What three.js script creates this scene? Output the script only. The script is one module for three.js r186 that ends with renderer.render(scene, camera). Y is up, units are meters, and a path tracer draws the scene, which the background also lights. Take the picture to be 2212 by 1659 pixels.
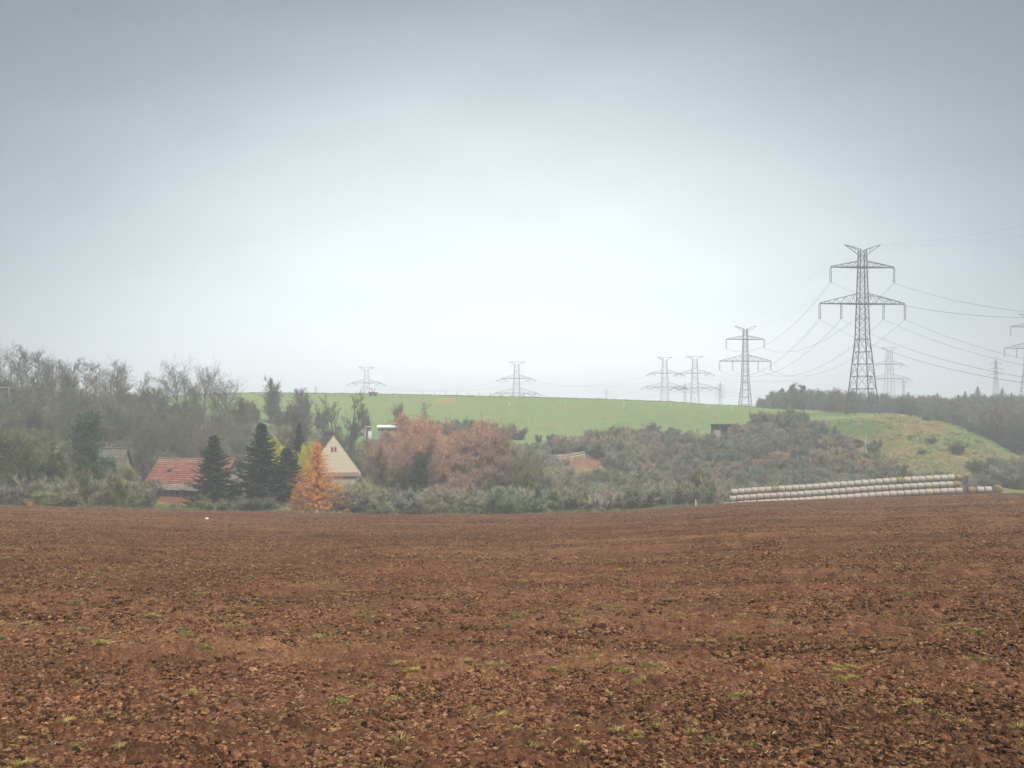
import * as THREE from 'three';
import { mergeGeometries } from 'three/addons/utils/BufferGeometryUtils.js';

// ---------------------------------------------------------------- camera, sky, sun, exposure
const scene = new THREE.Scene();
const W = 2212, HT = 1659, HORIZON = 930, EYE = 2.8;          // horizon row; the lens is shifted so that uprights stay upright
const camera = new THREE.PerspectiveCamera(2 * Math.atan(HT / 2 / W) * 180 / Math.PI, W / HT, 0.5, 4000);
camera.position.set(0, EYE, 0);
camera.lookAt(0, EYE, -100);
camera.setViewOffset(W, HT, 0, HT / 2 - HORIZON, W, HT);
const renderer = new THREE.WebGLRenderer();
renderer.toneMapping = THREE.LinearToneMapping;
renderer.toneMappingExposure = 5.2;
renderer.shadowMap.enabled = true;

{ // overcast sky: grey cloud, paler in the haze near the horizon, palest where the veiled light comes through ahead
  const w = 1024, h = 512, d = new Float32Array(w * h * 4);
  const cell = (x, y) => { let q = Math.imul(x, 374761393) + Math.imul(y, 668265263) | 0; q = Math.imul(q ^ (q >>> 13), 1274126177); return ((q ^ (q >>> 16)) >>> 0) / 4294967296; };
  const soft = (x, y) => { const a = Math.floor(x), b = Math.floor(y); let u = x - a, v = y - b; u = u * u * (3 - 2 * u); v = v * v * (3 - 2 * v); const A = k => ((a + k) % 64 + 64) % 64; return (cell(A(0), b) * (1 - u) + cell(A(1), b) * u) * (1 - v) + (cell(A(0), b + 1) * (1 - u) + cell(A(1), b + 1) * u) * v; };
  for (let j = 0; j < h; j++) for (let i = 0; i < w; i++) {
    const el = ((j + 0.5) / h - 0.5) * 180, az = ((i + 0.5) / w - 0.5) * 360, e = Math.max(0, el), side = Math.abs(az + 90) > 180 ? 360 - Math.abs(az + 90) : Math.abs(az + 90);
    const q = Math.hypot(side / 24, Math.max(0, e - 6) / 14.5), lobe = Math.exp(-q * q * q) + 0.12 * Math.exp(-q * q / 5);
    const veil = 1 + 0.055 * (soft(i / 16, j / 5) - 0.5) + 0.035 * (soft(i / 8 + 7, j / 2.5 + 90) - 0.5);   // faint uneven cloud layers
    const L = (0.205 + 0.25 * Math.exp(-e / 9) + lobe * (0.69 + 0.68 * Math.exp(-e / 4.5))) * veil / 5.2, k = 4 * (j * w + i), wht = Math.min(1, lobe);
    d[k] = L * (0.83 + 0.08 * wht); d[k + 1] = L * (0.98 + 0.02 * wht); d[k + 2] = L * (1.12 - 0.08 * wht); d[k + 3] = 1;
  }
  const t = new THREE.DataTexture(d, w, h, THREE.RGBAFormat, THREE.FloatType);
  t.mapping = THREE.EquirectangularReflectionMapping; t.magFilter = THREE.LinearFilter; t.needsUpdate = true;
  scene.background = t; scene.environment = t;
}
const sun = new THREE.DirectionalLight(new THREE.Color(1, 0.97, 0.92), 1.5);   // sun behind thick cloud: a wide soft source
sun.position.set(55, 190, 95); sun.target.position.set(0, 0, -150); sun.position.add(sun.target.position);
sun.castShadow = true; sun.shadow.radius = 45;
Object.assign(sun.shadow.camera, { left: -420, right: 420, top: 420, bottom: -420, near: 1, far: 1200 });
scene.add(sun, sun.target);
scene.fog = new THREE.FogExp2(new THREE.Color(0.95, 0.985, 1.0), 0.0010);

// ---------------------------------------------------------------- helpers
function rng(seed) { let a = seed >>> 0; return () => { a = (a + 0x6D2B79F5) | 0; let t = Math.imul(a ^ (a >>> 15), 1 | a); t = (t + Math.imul(t ^ (t >>> 7), 61 | t)) ^ t; return ((t ^ (t >>> 14)) >>> 0) / 4294967296; }; }
const hash = (x, y) => { let h = Math.imul(x, 374761393) + Math.imul(y, 668265263) | 0; h = Math.imul(h ^ (h >>> 13), 1274126177); return ((h ^ (h >>> 16)) >>> 0) / 4294967296; };
function vnoise(x, y) {
  const i = Math.floor(x), j = Math.floor(y); let u = x - i, v = y - j;
  u = u * u * (3 - 2 * u); v = v * v * (3 - 2 * v);
  const a = hash(i, j), b = hash(i + 1, j), c = hash(i, j + 1), d = hash(i + 1, j + 1);
  return a + (b - a) * u + (c - a) * v + (a - b - c + d) * u * v;
}
const fbm = (x, y, n = 3) => { let s = 0, a = 0.5, t = 0; for (let k = 0; k < n; k++) { s += a * vnoise(x + 17.3 * k, y - 9.1 * k); t += a; a *= 0.5; x *= 2.03; y *= 2.03; } return s / t; };
const sstep = (a, b, x) => { const t = Math.min(1, Math.max(0, (x - a) / (b - a))); return t * t * (3 - 2 * t); };
const lerp = (a, b, t) => a + (b - a) * t;
const table = (t, x) => { if (x <= t[0][0]) return t[0][1]; for (let k = 1; k < t.length; k++) if (x <= t[k][0]) return lerp(t[k - 1][1], t[k][1], (x - t[k - 1][0]) / (t[k][0] - t[k - 1][0])); return t[t.length - 1][1]; };
const mat = (r, g, b, rough = 0.95, extra = {}) => { const m = new THREE.MeshPhysicalMaterial({ roughness: rough, specularIntensity: rough > 0.8 ? 0.2 : 1, side: THREE.DoubleSide, ...extra }); m.color.setRGB(r, g, b); return m; };
const taken = {};
const numbered = n => { const k = taken[n] = (taken[n] ?? -1) + 1; return k ? `${n}_${String(k).padStart(3, '0')}` : n; };
function shadows(o) { o.traverse(c => { if (c.isMesh) { c.castShadow = true; c.receiveShadow = true; } }); return o; }
function tag(o, label, category, group, kind) { Object.assign(o.userData, { label, category }); if (group) o.userData.group = group; if (kind) o.userData.kind = kind; return o; }
function thing(name, label, category, [x, y, z] = [0, 0, 0], turn = 0, group) {
  const o = new THREE.Group(); o.name = numbered(name); o.position.set(x, y, z); o.rotation.y = turn; tag(o, label, category, group); scene.add(o); return o;
}
function part(name, geo, m, parent, label) { const o = new THREE.Mesh(Array.isArray(geo) ? mergeGeometries(geo.map(g => g.index ? g.toNonIndexed() : g)) : geo, m); o.name = name; if (label) o.userData.label = label; parent.add(o); return shadows(o); }
function box(w, h, d, x, y, z, rx = 0, ry = 0, rz = 0) { const g = new THREE.BoxGeometry(w, h, d); if (rx) g.rotateX(rx); if (ry) g.rotateY(ry); if (rz) g.rotateZ(rz); g.translate(x, y, z); return g.toNonIndexed(); }
const UPV = new THREE.Vector3(0, 1, 0);
function bar(a, b, t, t2 = t) {                                   // square bar from a to b
  const A = new THREE.Vector3(...a), B = new THREE.Vector3(...b), g = new THREE.BoxGeometry(t, A.distanceTo(B), t2).toNonIndexed();
  g.applyQuaternion(new THREE.Quaternion().setFromUnitVectors(UPV, B.clone().sub(A).normalize()));
  g.translate((A.x + B.x) / 2, (A.y + B.y) / 2, (A.z + B.z) / 2); return g;
}
class Soup {                                                       // collects triangles with colours
  constructor() { this.p = []; this.c = []; }
  tri(a, b, c, col) { this.p.push(...a, ...b, ...c); for (let k = 0; k < 3; k++) this.c.push(...col); }
  tube(a, b, ra, rb, n, col) {
    const dx = b[0] - a[0], dy = b[1] - a[1], dz = b[2] - a[2], l = Math.hypot(dx, dy, dz) || 1;
    let ux = -dz, uy = 0, uz = dx, ul = Math.hypot(ux, uz); if (ul < 1e-4 * l) { ux = 1; uz = 0; ul = 1; } ux /= ul; uz /= ul;
    const vx = (dy * uz - dz * uy) / l, vy = (dz * ux - dx * uz) / l, vz = (dx * uy - dy * ux) / l;
    for (let k = 0; k < n; k++) {
      const t0 = 2 * Math.PI * k / n, t1 = 2 * Math.PI * (k + 1) / n, q = (P, r, t) => [P[0] + r * (ux * Math.cos(t) + vx * Math.sin(t)), P[1] + r * (uy * Math.cos(t) + vy * Math.sin(t)), P[2] + r * (uz * Math.cos(t) + vz * Math.sin(t))];
      const A0 = q(a, ra, t0), A1 = q(a, ra, t1), B0 = q(b, rb, t0), B1 = q(b, rb, t1);
      this.tri(A0, A1, B1, col); this.tri(A0, B1, B0, col);
    }
  }
  blade(a, d, len, wid, r, col) {                                  // one slender twig or needle spray
    const s = [r() - 0.5, r() - 0.5, r() - 0.5]; const cx = d[1] * s[2] - d[2] * s[1], cy = d[2] * s[0] - d[0] * s[2], cz = d[0] * s[1] - d[1] * s[0], l = (Math.hypot(cx, cy, cz) || 1) / wid * 2;
    this.tri([a[0] - cx / l, a[1] - cy / l, a[2] - cz / l], [a[0] + cx / l, a[1] + cy / l, a[2] + cz / l], [a[0] + d[0] * len, a[1] + d[1] * len, a[2] + d[2] * len], col);
  }
  leaf(a, size, r, col) {
    const f = () => (r() - 0.5) * size * 2;
    this.tri([a[0] + f(), a[1] + f(), a[2] + f()], [a[0] + f(), a[1] + f(), a[2] + f()], [a[0] + f(), a[1] + f(), a[2] + f()], col);
  }
  geo() { const g = new THREE.BufferGeometry(); g.setAttribute('position', new THREE.Float32BufferAttribute(this.p, 3)); g.setAttribute('color', new THREE.Float32BufferAttribute(this.c, 3)); g.computeVertexNormals(); return g; }
}
const norm = v => { const l = Math.hypot(...v) || 1; return [v[0] / l, v[1] / l, v[2] / l]; };
const shadeOf = (c, k) => [c[0] * k, c[1] * k, c[2] * k];
const jitter = (c, r, a = 0.25) => { const k = 1 + (r() - 0.5) * 2 * a, q = a * 0.25; return [c[0] * k * (1 + (r() - 0.5) * q), c[1] * k, c[2] * k * (1 + (r() - 0.5) * q)]; };
const coloured = (rough = 0.95, extra = {}) => new THREE.MeshPhysicalMaterial({ vertexColors: true, roughness: rough, specularIntensity: 0.15, side: THREE.DoubleSide, ...extra });

// ---------------------------------------------------------------- lay of the land: profiles of depth -> sight line, column by column
const COLS = [
  [-300, [140, 1093], [165, 1110], [200, 1060], [240, 960], [285, 864], [340, 872], [450, 905], [700, 930], [1900, 940]],
  [0, [140, 1093], [165, 1110], [200, 1060], [240, 960], [285, 864], [340, 872], [450, 905], [700, 930], [1900, 940]],
  [200, [145, 1097], [170, 1115], [200, 1075], [245, 975], [295, 868], [350, 866], [450, 890], [700, 930], [1900, 940]],
  [400, [148, 1103], [172, 1120], [205, 1085], [260, 985], [330, 874], [380, 862], [430, 853], [640, 935], [1900, 940]],
  [550, [150, 1106], [175, 1122], [205, 1095], [270, 990], [340, 900], [400, 862], [440, 849], [640, 935], [1900, 940]],
  [700, [150, 1110], [175, 1124], [210, 1095], [280, 985], [340, 918], [400, 868], [445, 850], [640, 940], [1900, 940]],
  [850, [150, 1112], [178, 1126], [215, 1100], [285, 985], [335, 930], [400, 873], [445, 852], [640, 940], [1900, 940]],
  [1000, [150, 1112], [180, 1126], [215, 1105], [285, 990], [325, 945], [400, 874], [440, 855], [640, 940], [1900, 940]],
  [1150, [152, 1111], [182, 1126], [215, 1105], [280, 1000], [315, 953], [390, 877], [430, 858], [630, 940], [1900, 940]],
  [1300, [155, 1107], [185, 1124], [220, 1100], [280, 990], [312, 948], [380, 878], [420, 862.5], [620, 940], [1900, 940]],
  [1450, [160, 1098], [195, 1116], [230, 1095], [280, 990], [308, 940], [370, 881], [410, 868.5], [600, 940], [1900, 940]],
  [1600, [168, 1086], [197, 1098], [235, 1100], [280, 985], [305, 930], [350, 886], [385, 877], [510, 920], [1900, 940]],
  [1750, [175, 1080], [194, 1089], [235, 1090], [275, 975], [298, 915], [325, 891], [345, 886], [420, 893], [510, 915], [1900, 940]],
  [1870, [182, 1076], [192, 1081], [235, 1085], [272, 965], [292, 907], [308, 892.5], [345, 900], [450, 905], [600, 920], [1900, 940]],
  [1960, [184, 1073], [192, 1075], [232, 1076], [262, 985], [280, 920], [300, 899], [340, 915], [450, 905], [600, 920], [1900, 940]],
  [2050, [185, 1069], [192, 1071], [225, 1068], [254, 1005], [272, 945], [288, 918], [320, 940], [400, 915], [600, 920], [1900, 940]],
  [2130, [186, 1066], [194, 1067], [222, 1063.5], [248, 1020], [265, 975], [282, 951], [310, 965], [400, 920], [520, 905], [1900, 940]],
  [2212, [187, 1065], [196, 1065.5], [222, 1062], [250, 1030], [270, 1005], [290, 990], [330, 965], [420, 925], [520, 905], [1900, 940]],
  [2600, [187, 1065], [196, 1065.5], [222, 1062], [250, 1030], [270, 1010], [290, 995], [330, 970], [420, 930], [520, 910], [1900, 940]],
].map(([xu, ...pts]) => {
  const X = [0], Y = [-EYE], e = pts[0], he = (HORIZON - e[1]) / W * e[0];
  X.push(e[0] * 0.5, e[0] * 0.88); Y.push(lerp(-EYE, he, 0.487), lerp(-EYE, he, 0.868));
  for (const [D, yu] of pts) { X.push(D); Y.push((HORIZON - yu) / W * D); }
  const n = X.length, dl = [], m = [];
  for (let i = 0; i < n - 1; i++) dl.push((Y[i + 1] - Y[i]) / (X[i + 1] - X[i]));
  m[0] = dl[0]; m[n - 1] = dl[n - 2];
  for (let i = 1; i < n - 1; i++) m[i] = dl[i - 1] * dl[i] <= 0 ? 0 : 2 * dl[i - 1] * dl[i] / (dl[i - 1] + dl[i]);
  return { xu, edge: e[0], f: D => {
    if (D <= 0) return Y[0] + m[0] * D; if (D >= X[n - 1]) return Y[n - 1];
    let i = 0; while (D > X[i + 1]) i++;
    const h = X[i + 1] - X[i], t = (D - X[i]) / h, t2 = t * t, t3 = t2 * t;
    return (2 * t3 - 3 * t2 + 1) * Y[i] + (t3 - 2 * t2 + t) * h * m[i] + (3 * t2 - 2 * t3) * Y[i + 1] + (t3 - t2) * h * m[i + 1];
  } };
});
function colAt(xu) { xu = Math.min(2599, Math.max(-299, xu)); let k = 0; while (xu > COLS[k + 1].xu) k++; return [k, (xu - COLS[k].xu) / (COLS[k + 1].xu - COLS[k].xu)]; }
const columnOf = (x, D) => 1106 + x / Math.max(D, 25) * W;
function ground(x, z) {                                            // height of the land, metres
  const D = -z, [k, t] = colAt(columnOf(x, D)), P = i => COLS[Math.min(COLS.length - 1, Math.max(0, i))].f(D);
  const a = P(k - 1), b = P(k), c = P(k + 1), d = P(k + 2);
  const cr = b + 0.5 * t * (c - a + t * (2 * a - 5 * b + 4 * c - d + t * (3 * (b - c) + d - a)));
  return EYE + lerp(cr, lerp(b, c, t), 0.35);
}
const edgeAt = xu => { const [k, t] = colAt(xu); return lerp(COLS[k].edge, COLS[k + 1].edge, t * t * (3 - 2 * t)); };
const at = (xu, D) => { const x = (xu - 1106) / W * D; return [x, ground(x, -D), -D]; };
const rowOf = (y, D) => HORIZON - (y - EYE) / D * W;               // sight-line row of a height at a depth
const rise = (yu, D) => EYE + (HORIZON - yu) / W * D;             // height of a sight-line row at a depth

// ---------------------------------------------------------------- ploughed field
function fieldRelief(x, z, D) {
  const f = 1 - sstep(60, 190, D) * 0.35;
  const b1 = Math.abs(vnoise(x * 2.1 + 5, z * 2.1) - 0.5) * 2, b2 = vnoise(x * 5.2, z * 5.2 + 31), b3 = vnoise(x * 11.5 + 7, z * 11.5), b4 = vnoise(x * 27, z * 27 + 3);
  const lines = (fbm((x + z * 0.25) * 0.035 + 2, (z - x * 0.3) * 0.42, 2) - 0.5) * 0.14 + Math.sin((x * 0.93 + z * 0.37) * 1.55 + 2.2 * vnoise(x * 0.11, z * 0.11)) * 0.018 + (vnoise(x * 0.35, z * 0.35) - 0.5) * 0.09;
  const lump = Math.pow(vnoise(x * 3.4 + 50, z * 3.4), 2.5);
  return f * ((0.5 - b1) * 0.08 + (b2 - 0.5) * 0.11 + (b3 - 0.5) * 0.09 + (b4 - 0.5) * 0.05 + lump * 0.09 + lines) - 0.02;
}
const SOIL = [0.172, 0.083, 0.047], SOILD = [0.066, 0.03, 0.017], SOILP = [0.27, 0.15, 0.08];
function soilColour(x, z, r) {
  const a = fbm(x * 0.9, z * 0.9, 3), b = vnoise(x * 7, z * 7 + 4), c = vnoise(x * 0.06 + 3, z * 0.09);
  const band = fbm((x + z * 0.25) * 0.035 + 2, (z - x * 0.3) * 0.42, 3);   // strips left by the harrow
  const t = Math.min(1, Math.max(0, a * 0.7 + b * 0.35 + (c - 0.5) * 0.35 + (band - 0.5) * 0.5 - 0.09));
  let k = t < 0.5 ? [0, 1, 2].map(i => lerp(SOILD[i], SOIL[i], t * 2)) : [0, 1, 2].map(i => lerp(SOIL[i], SOILP[i], t * 2 - 1));
  const e = r(); if (e > 0.965) k = [k[0] * 1.35, k[1] * 1.5, k[2] * 1.2]; else if (e < 0.05) k = shadeOf(k, 0.6);
  return k;
}
const crumb = (() => {                                             // crumbs of dry and moist soil, 1.6 m a tile, mirrored
  const n = 1024, a = new Uint8Array(n * n * 4), b = new Uint8Array(n * n * 4), r = rng(21);
  for (let k = 0; k < n * n; k++) {
    const x = k % n, y = k / n | 0, h = 0.45 * fbm(x * 0.035, y * 0.035, 3) + 0.35 * vnoise(x * 0.11 + 9, y * 0.11) + 0.2 * vnoise(x * 0.31, y * 0.31 + 5), dry = fbm(x * 0.05 + 40, y * 0.05, 4), m = Math.min(1, Math.max(0, (dry - 0.5) * 2.6 + 0.5)) * 0.75 + 0.25 * r(), v = 0.66 + 0.34 * m;
    a[4 * k] = 255 * v; a[4 * k + 1] = 255 * v * (0.96 + 0.04 * m); a[4 * k + 2] = 255 * v * (0.93 + 0.05 * m); a[4 * k + 3] = 255; b[4 * k] = b[4 * k + 1] = b[4 * k + 2] = 255 * h; b[4 * k + 3] = 255;
  }
  const T = (d, srgb) => { const t = new THREE.DataTexture(d, n, n); t.wrapS = t.wrapT = THREE.MirroredRepeatWrapping; t.magFilter = THREE.LinearFilter; if (srgb) t.colorSpace = THREE.SRGBColorSpace; t.needsUpdate = true; return t; };
  return { colour: T(a, true), bump: T(b, false) };
})();
{
  const UV = new Float32Array(801 * 641 * 2);
  const nc = 800, nr = 640, r = rng(11), P = new Float32Array((nc + 1) * (nr + 1) * 3), C = new Float32Array((nc + 1) * (nr + 1) * 3), I = [];
  for (let j = 0; j <= nr; j++) for (let i = 0; i <= nc; i++) {
    const xn = -0.64 + 1.28 * i / nc, De = edgeAt(1106 + xn * W * 1.08) + 7, D = 4.5 * Math.pow(De / 4.5, j / nr), x = xn * (D + 14) + (r() - 0.5) * 0.0006 * D, z = -D;
    const k = 3 * (j * (nc + 1) + i), far = sstep(De - 4, De, D);
    P[k] = x; P[k + 1] = ground(x, z) + fieldRelief(x, z, D) * (1 - far) - 0.05 * far; P[k + 2] = z;
    UV[k / 3 * 2] = x / 1.6; UV[k / 3 * 2 + 1] = z / 1.6; const c = soilColour(x, z, r); C[k] = c[0]; C[k + 1] = c[1]; C[k + 2] = c[2];
    if (i < nc && j < nr) { const a = j * (nc + 1) + i, b = a + nc + 1; I.push(a, a + 1, b, a + 1, b + 1, b); }
  }
  const g = new THREE.BufferGeometry(); g.setAttribute('position', new THREE.BufferAttribute(P, 3)); g.setAttribute('color', new THREE.BufferAttribute(C, 3)); g.setAttribute('uv', new THREE.BufferAttribute(UV, 2)); g.setIndex(I); g.computeVertexNormals();
  const o = new THREE.Mesh(g, coloured(0.97, { map: crumb.colour, bumpMap: crumb.bump, bumpScale: 0.035 })); o.name = 'ploughed_field'; tag(o, 'bare reddish brown ploughed field filling the lower half', 'field', null, 'structure'); scene.add(shadows(o));
}
function instanced(name, geo, m, list, parent) {                   // list: {p, s, q | ry, c}
  const o = new THREE.InstancedMesh(geo, m, list.length); o.name = name;
  const M = new THREE.Matrix4(), Q = new THREE.Quaternion(), S = new THREE.Vector3(), V = new THREE.Vector3(), K = new THREE.Color();
  list.forEach((e, i) => {
    if (e.q) Q.copy(e.q); else Q.setFromAxisAngle(UPV, e.ry || 0);
    if (Array.isArray(e.s)) S.set(...e.s); else S.setScalar(e.s);
    o.setMatrixAt(i, M.compose(V.set(...e.p), Q, S)); if (e.c) o.setColorAt(i, K.setRGB(...e.c));
  });
  o.instanceMatrix.needsUpdate = true; o.castShadow = o.receiveShadow = true; parent.add(o); return o;
}
function onSlope(x, z, turn) {
  const e = 0.8, n = new THREE.Vector3(ground(x - e, z) - ground(x + e, z), 2 * e, ground(x, z - e) - ground(x, z + e)).normalize();
  return new THREE.Quaternion().setFromUnitVectors(UPV, n).multiply(new THREE.Quaternion().setFromAxisAngle(UPV, turn));
}
{ // loose clods lying on the field
  const clodMat = coloured(0.98, { map: crumb.colour, bumpMap: crumb.bump, bumpScale: 0.02 });
  function patch(R, n, lo, hi, detail, seed) {
    const r = rng(seed), s = new Soup(), base = new THREE.IcosahedronGeometry(1, detail), bp = base.attributes.position;
    for (let k = 0; k < n; k++) {
      const a = r() * 6.283, q = Math.sqrt(r()) * R, size = lo + (hi - lo) * Math.pow(r(), 3.2), cx = q * Math.cos(a), cz = q * Math.sin(a), sx = 0.75 + r() * 0.6, sy = 0.5 + r() * 0.45, sz = 0.75 + r() * 0.6, t = r() * 6.283, o = r() * 99;
      const pick = r(), col = jitter(pick < 0.25 ? SOILD : pick < 0.8 ? SOIL : SOILP, r, 0.3), cy = -size * 0.08 + r() * 0.02;
      const V = i => {
        const x = bp.getX(i), y = bp.getY(i), z = bp.getZ(i), w = 0.5 + 0.95 * vnoise(x * 2.3 + o, y * 2.1 + z * 2.9 + o), X = x * sx * w * size, Z = z * sz * w * size;
        return [cx + X * Math.cos(t) - Z * Math.sin(t), cy + y * sy * w * size, cz + X * Math.sin(t) + Z * Math.cos(t)];
      };
      for (let i = 0; i < bp.count; i += 3) s.tri(V(i), V(i + 1), V(i + 2), jitter(col, r, 0.3));
    }
    const g = s.geo(), uv = []; for (let k = 0; k < s.p.length; k += 3) uv.push(s.p[k] / 1.6, (s.p[k + 2] + s.p[k + 1] * 0.7) / 1.6); g.setAttribute('uv', new THREE.Float32BufferAttribute(uv, 2)); return g;
  }
  const o = new THREE.Group(); o.name = 'soil_clods'; tag(o, 'loose crumbly soil clods strewn over the ploughed field', 'soil', null, 'stuff'); scene.add(o);
  const bands = [[6, 16, 1150, 0.9, 500, 0.005, 0.042, 1], [14, 38, 1900, 1.0, 340, 0.007, 0.048, 1], [34, 85, 1900, 1.8, 400, 0.01, 0.062, 0], [80, 192, 2200, 3.2, 280, 0.022, 0.1, 0], [7, 60, 320, 1.6, 7, 0.04, 0.09, 1]];
  bands.forEach(([d0, d1, n, R, m, lo, hi, det], b) => {
    for (let v = 0; v < 4; v++) {
      const r = rng(100 + b * 10 + v), list = [];
      for (let k = 0; k < n / 4; k++) {
        const D = Math.sqrt(lerp(d0 * d0, d1 * d1, r())), x = (r() * 2 - 1) * 0.6 * (D + 7), z = -D; if (D > edgeAt(columnOf(x, D)) + 1) continue;
        const tone = 0.45 + 0.45 * fbm(x * 0.3, z * 0.3, 2) + 0.42 * fbm((x + z * 0.25) * 0.035 + 2, (z - x * 0.3) * 0.42, 3) + 0.06 + (r() - 0.5) * 0.14;
        list.push({ p: [x, ground(x, z) + fieldRelief(x, z, D) * 0.4, z], q: onSlope(x, z, r() * 6.283), s: 0.85 + r() * 0.4, c: [tone, tone, tone] });
      }
      instanced('clods', patch(R, m, lo, hi, det, 7 + b * 31 + v), clodMat, list, o);
    }
  });
  // straw bits and thin grass between the clods
  const rs = rng(5), ss = new Soup();
  for (let k = 0; k < 14; k++) { const a = rs() * 6.283, q = Math.sqrt(rs()) * 0.6, l = 0.02 + rs() * 0.055, t = rs() * 6.283, p = [q * Math.cos(a), 0.02 + rs() * 0.03, q * Math.sin(a)]; ss.tube(p, [p[0] + l * Math.cos(t), p[1] + l * (rs() * 0.7 - 0.1), p[2] + l * Math.sin(t)], 0.004, 0.003, 3, jitter([0.3, 0.23, 0.11], rs, 0.5)); }
  const straw = ss.geo(), sl = [];
  for (let k = 0; k < 2600; k++) {
    const D = 8 + 72 * Math.pow(rs(), 0.75), x = (rs() * 2 - 1) * 0.6 * D, z = -D; if (vnoise(x * 0.5, z * 0.5) < 0.45) continue;
    sl.push({ p: [x, ground(x, z) + fieldRelief(x, z, D) * 0.7 + 0.015, z], q: onSlope(x, z, rs() * 6.283), s: 0.7 + rs() * 0.7, c: rs() < 0.35 ? [0.8, 1.0, 0.5] : [1, 1, 1] });
  }
  const so = new THREE.Group(); so.name = 'straw_litter'; tag(so, 'pale straw bits scattered over the brown soil', 'straw', null, 'stuff'); scene.add(so);
  instanced('straw', straw, coloured(0.8), sl, so);
  const go = new THREE.Group(); go.name = 'grass_tufts'; tag(go, 'small green and yellowed grass tufts sprouting between the clods', 'grass', null, 'stuff'); scene.add(go);
  for (let v = 0; v < 4; v++) {
    const r = rng(40 + v), s = new Soup();
    for (let k = 0; k < 60; k++) {
      const a = r() * 6.283, q = r() * 0.07, l = 0.03 + r() * 0.07, lean = 0.3 + r() * 0.9, p = [q * Math.cos(a), 0, q * Math.sin(a)], d = norm([Math.cos(a) * lean, 1, Math.sin(a) * lean]);
      const c = jitter(v < 1 ? [0.1, 0.15, 0.035] : v < 2 ? [0.17, 0.16, 0.045] : [0.24, 0.18, 0.065], r, 0.3), m = [p[0] + d[0] * l * 0.6, p[1] + d[1] * l * 0.6, p[2] + d[2] * l * 0.6];
      s.tube(p, m, 0.0035, 0.003, 3, c); s.tube(m, [m[0] + d[0] * l * 0.6, m[1] + d[1] * l * 0.15, m[2] + d[2] * l * 0.6], 0.003, 0.0008, 3, c);
    }
    const list = [], n = v < 1 ? 28 : 85;
    for (let k = 0; k < n; k++) {
      const D = 9 + 34 * Math.pow(r(), 1.3), x = (Math.pow(r(), 0.72) * 2 - 1) * 0.58 * D, z = -D, near = r() < 0.35;
      for (let q = 0; q < (near ? 3 : 1); q++) { const X = x + (r() - 0.5) * 0.25 * q, Z = z + (r() - 0.5) * 0.2 * q; list.push({ p: [X, ground(X, Z) + fieldRelief(X, Z, D) * 0.8 + 0.012, Z], ry: r() * 6.283, s: [0.8 + r() * 0.9, 0.6 + r() * 0.6, 0.8 + r() * 0.9] }); }
    }
    instanced('grass_tuft', s.geo(), coloured(0.8), list, go);
  }
}

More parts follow.
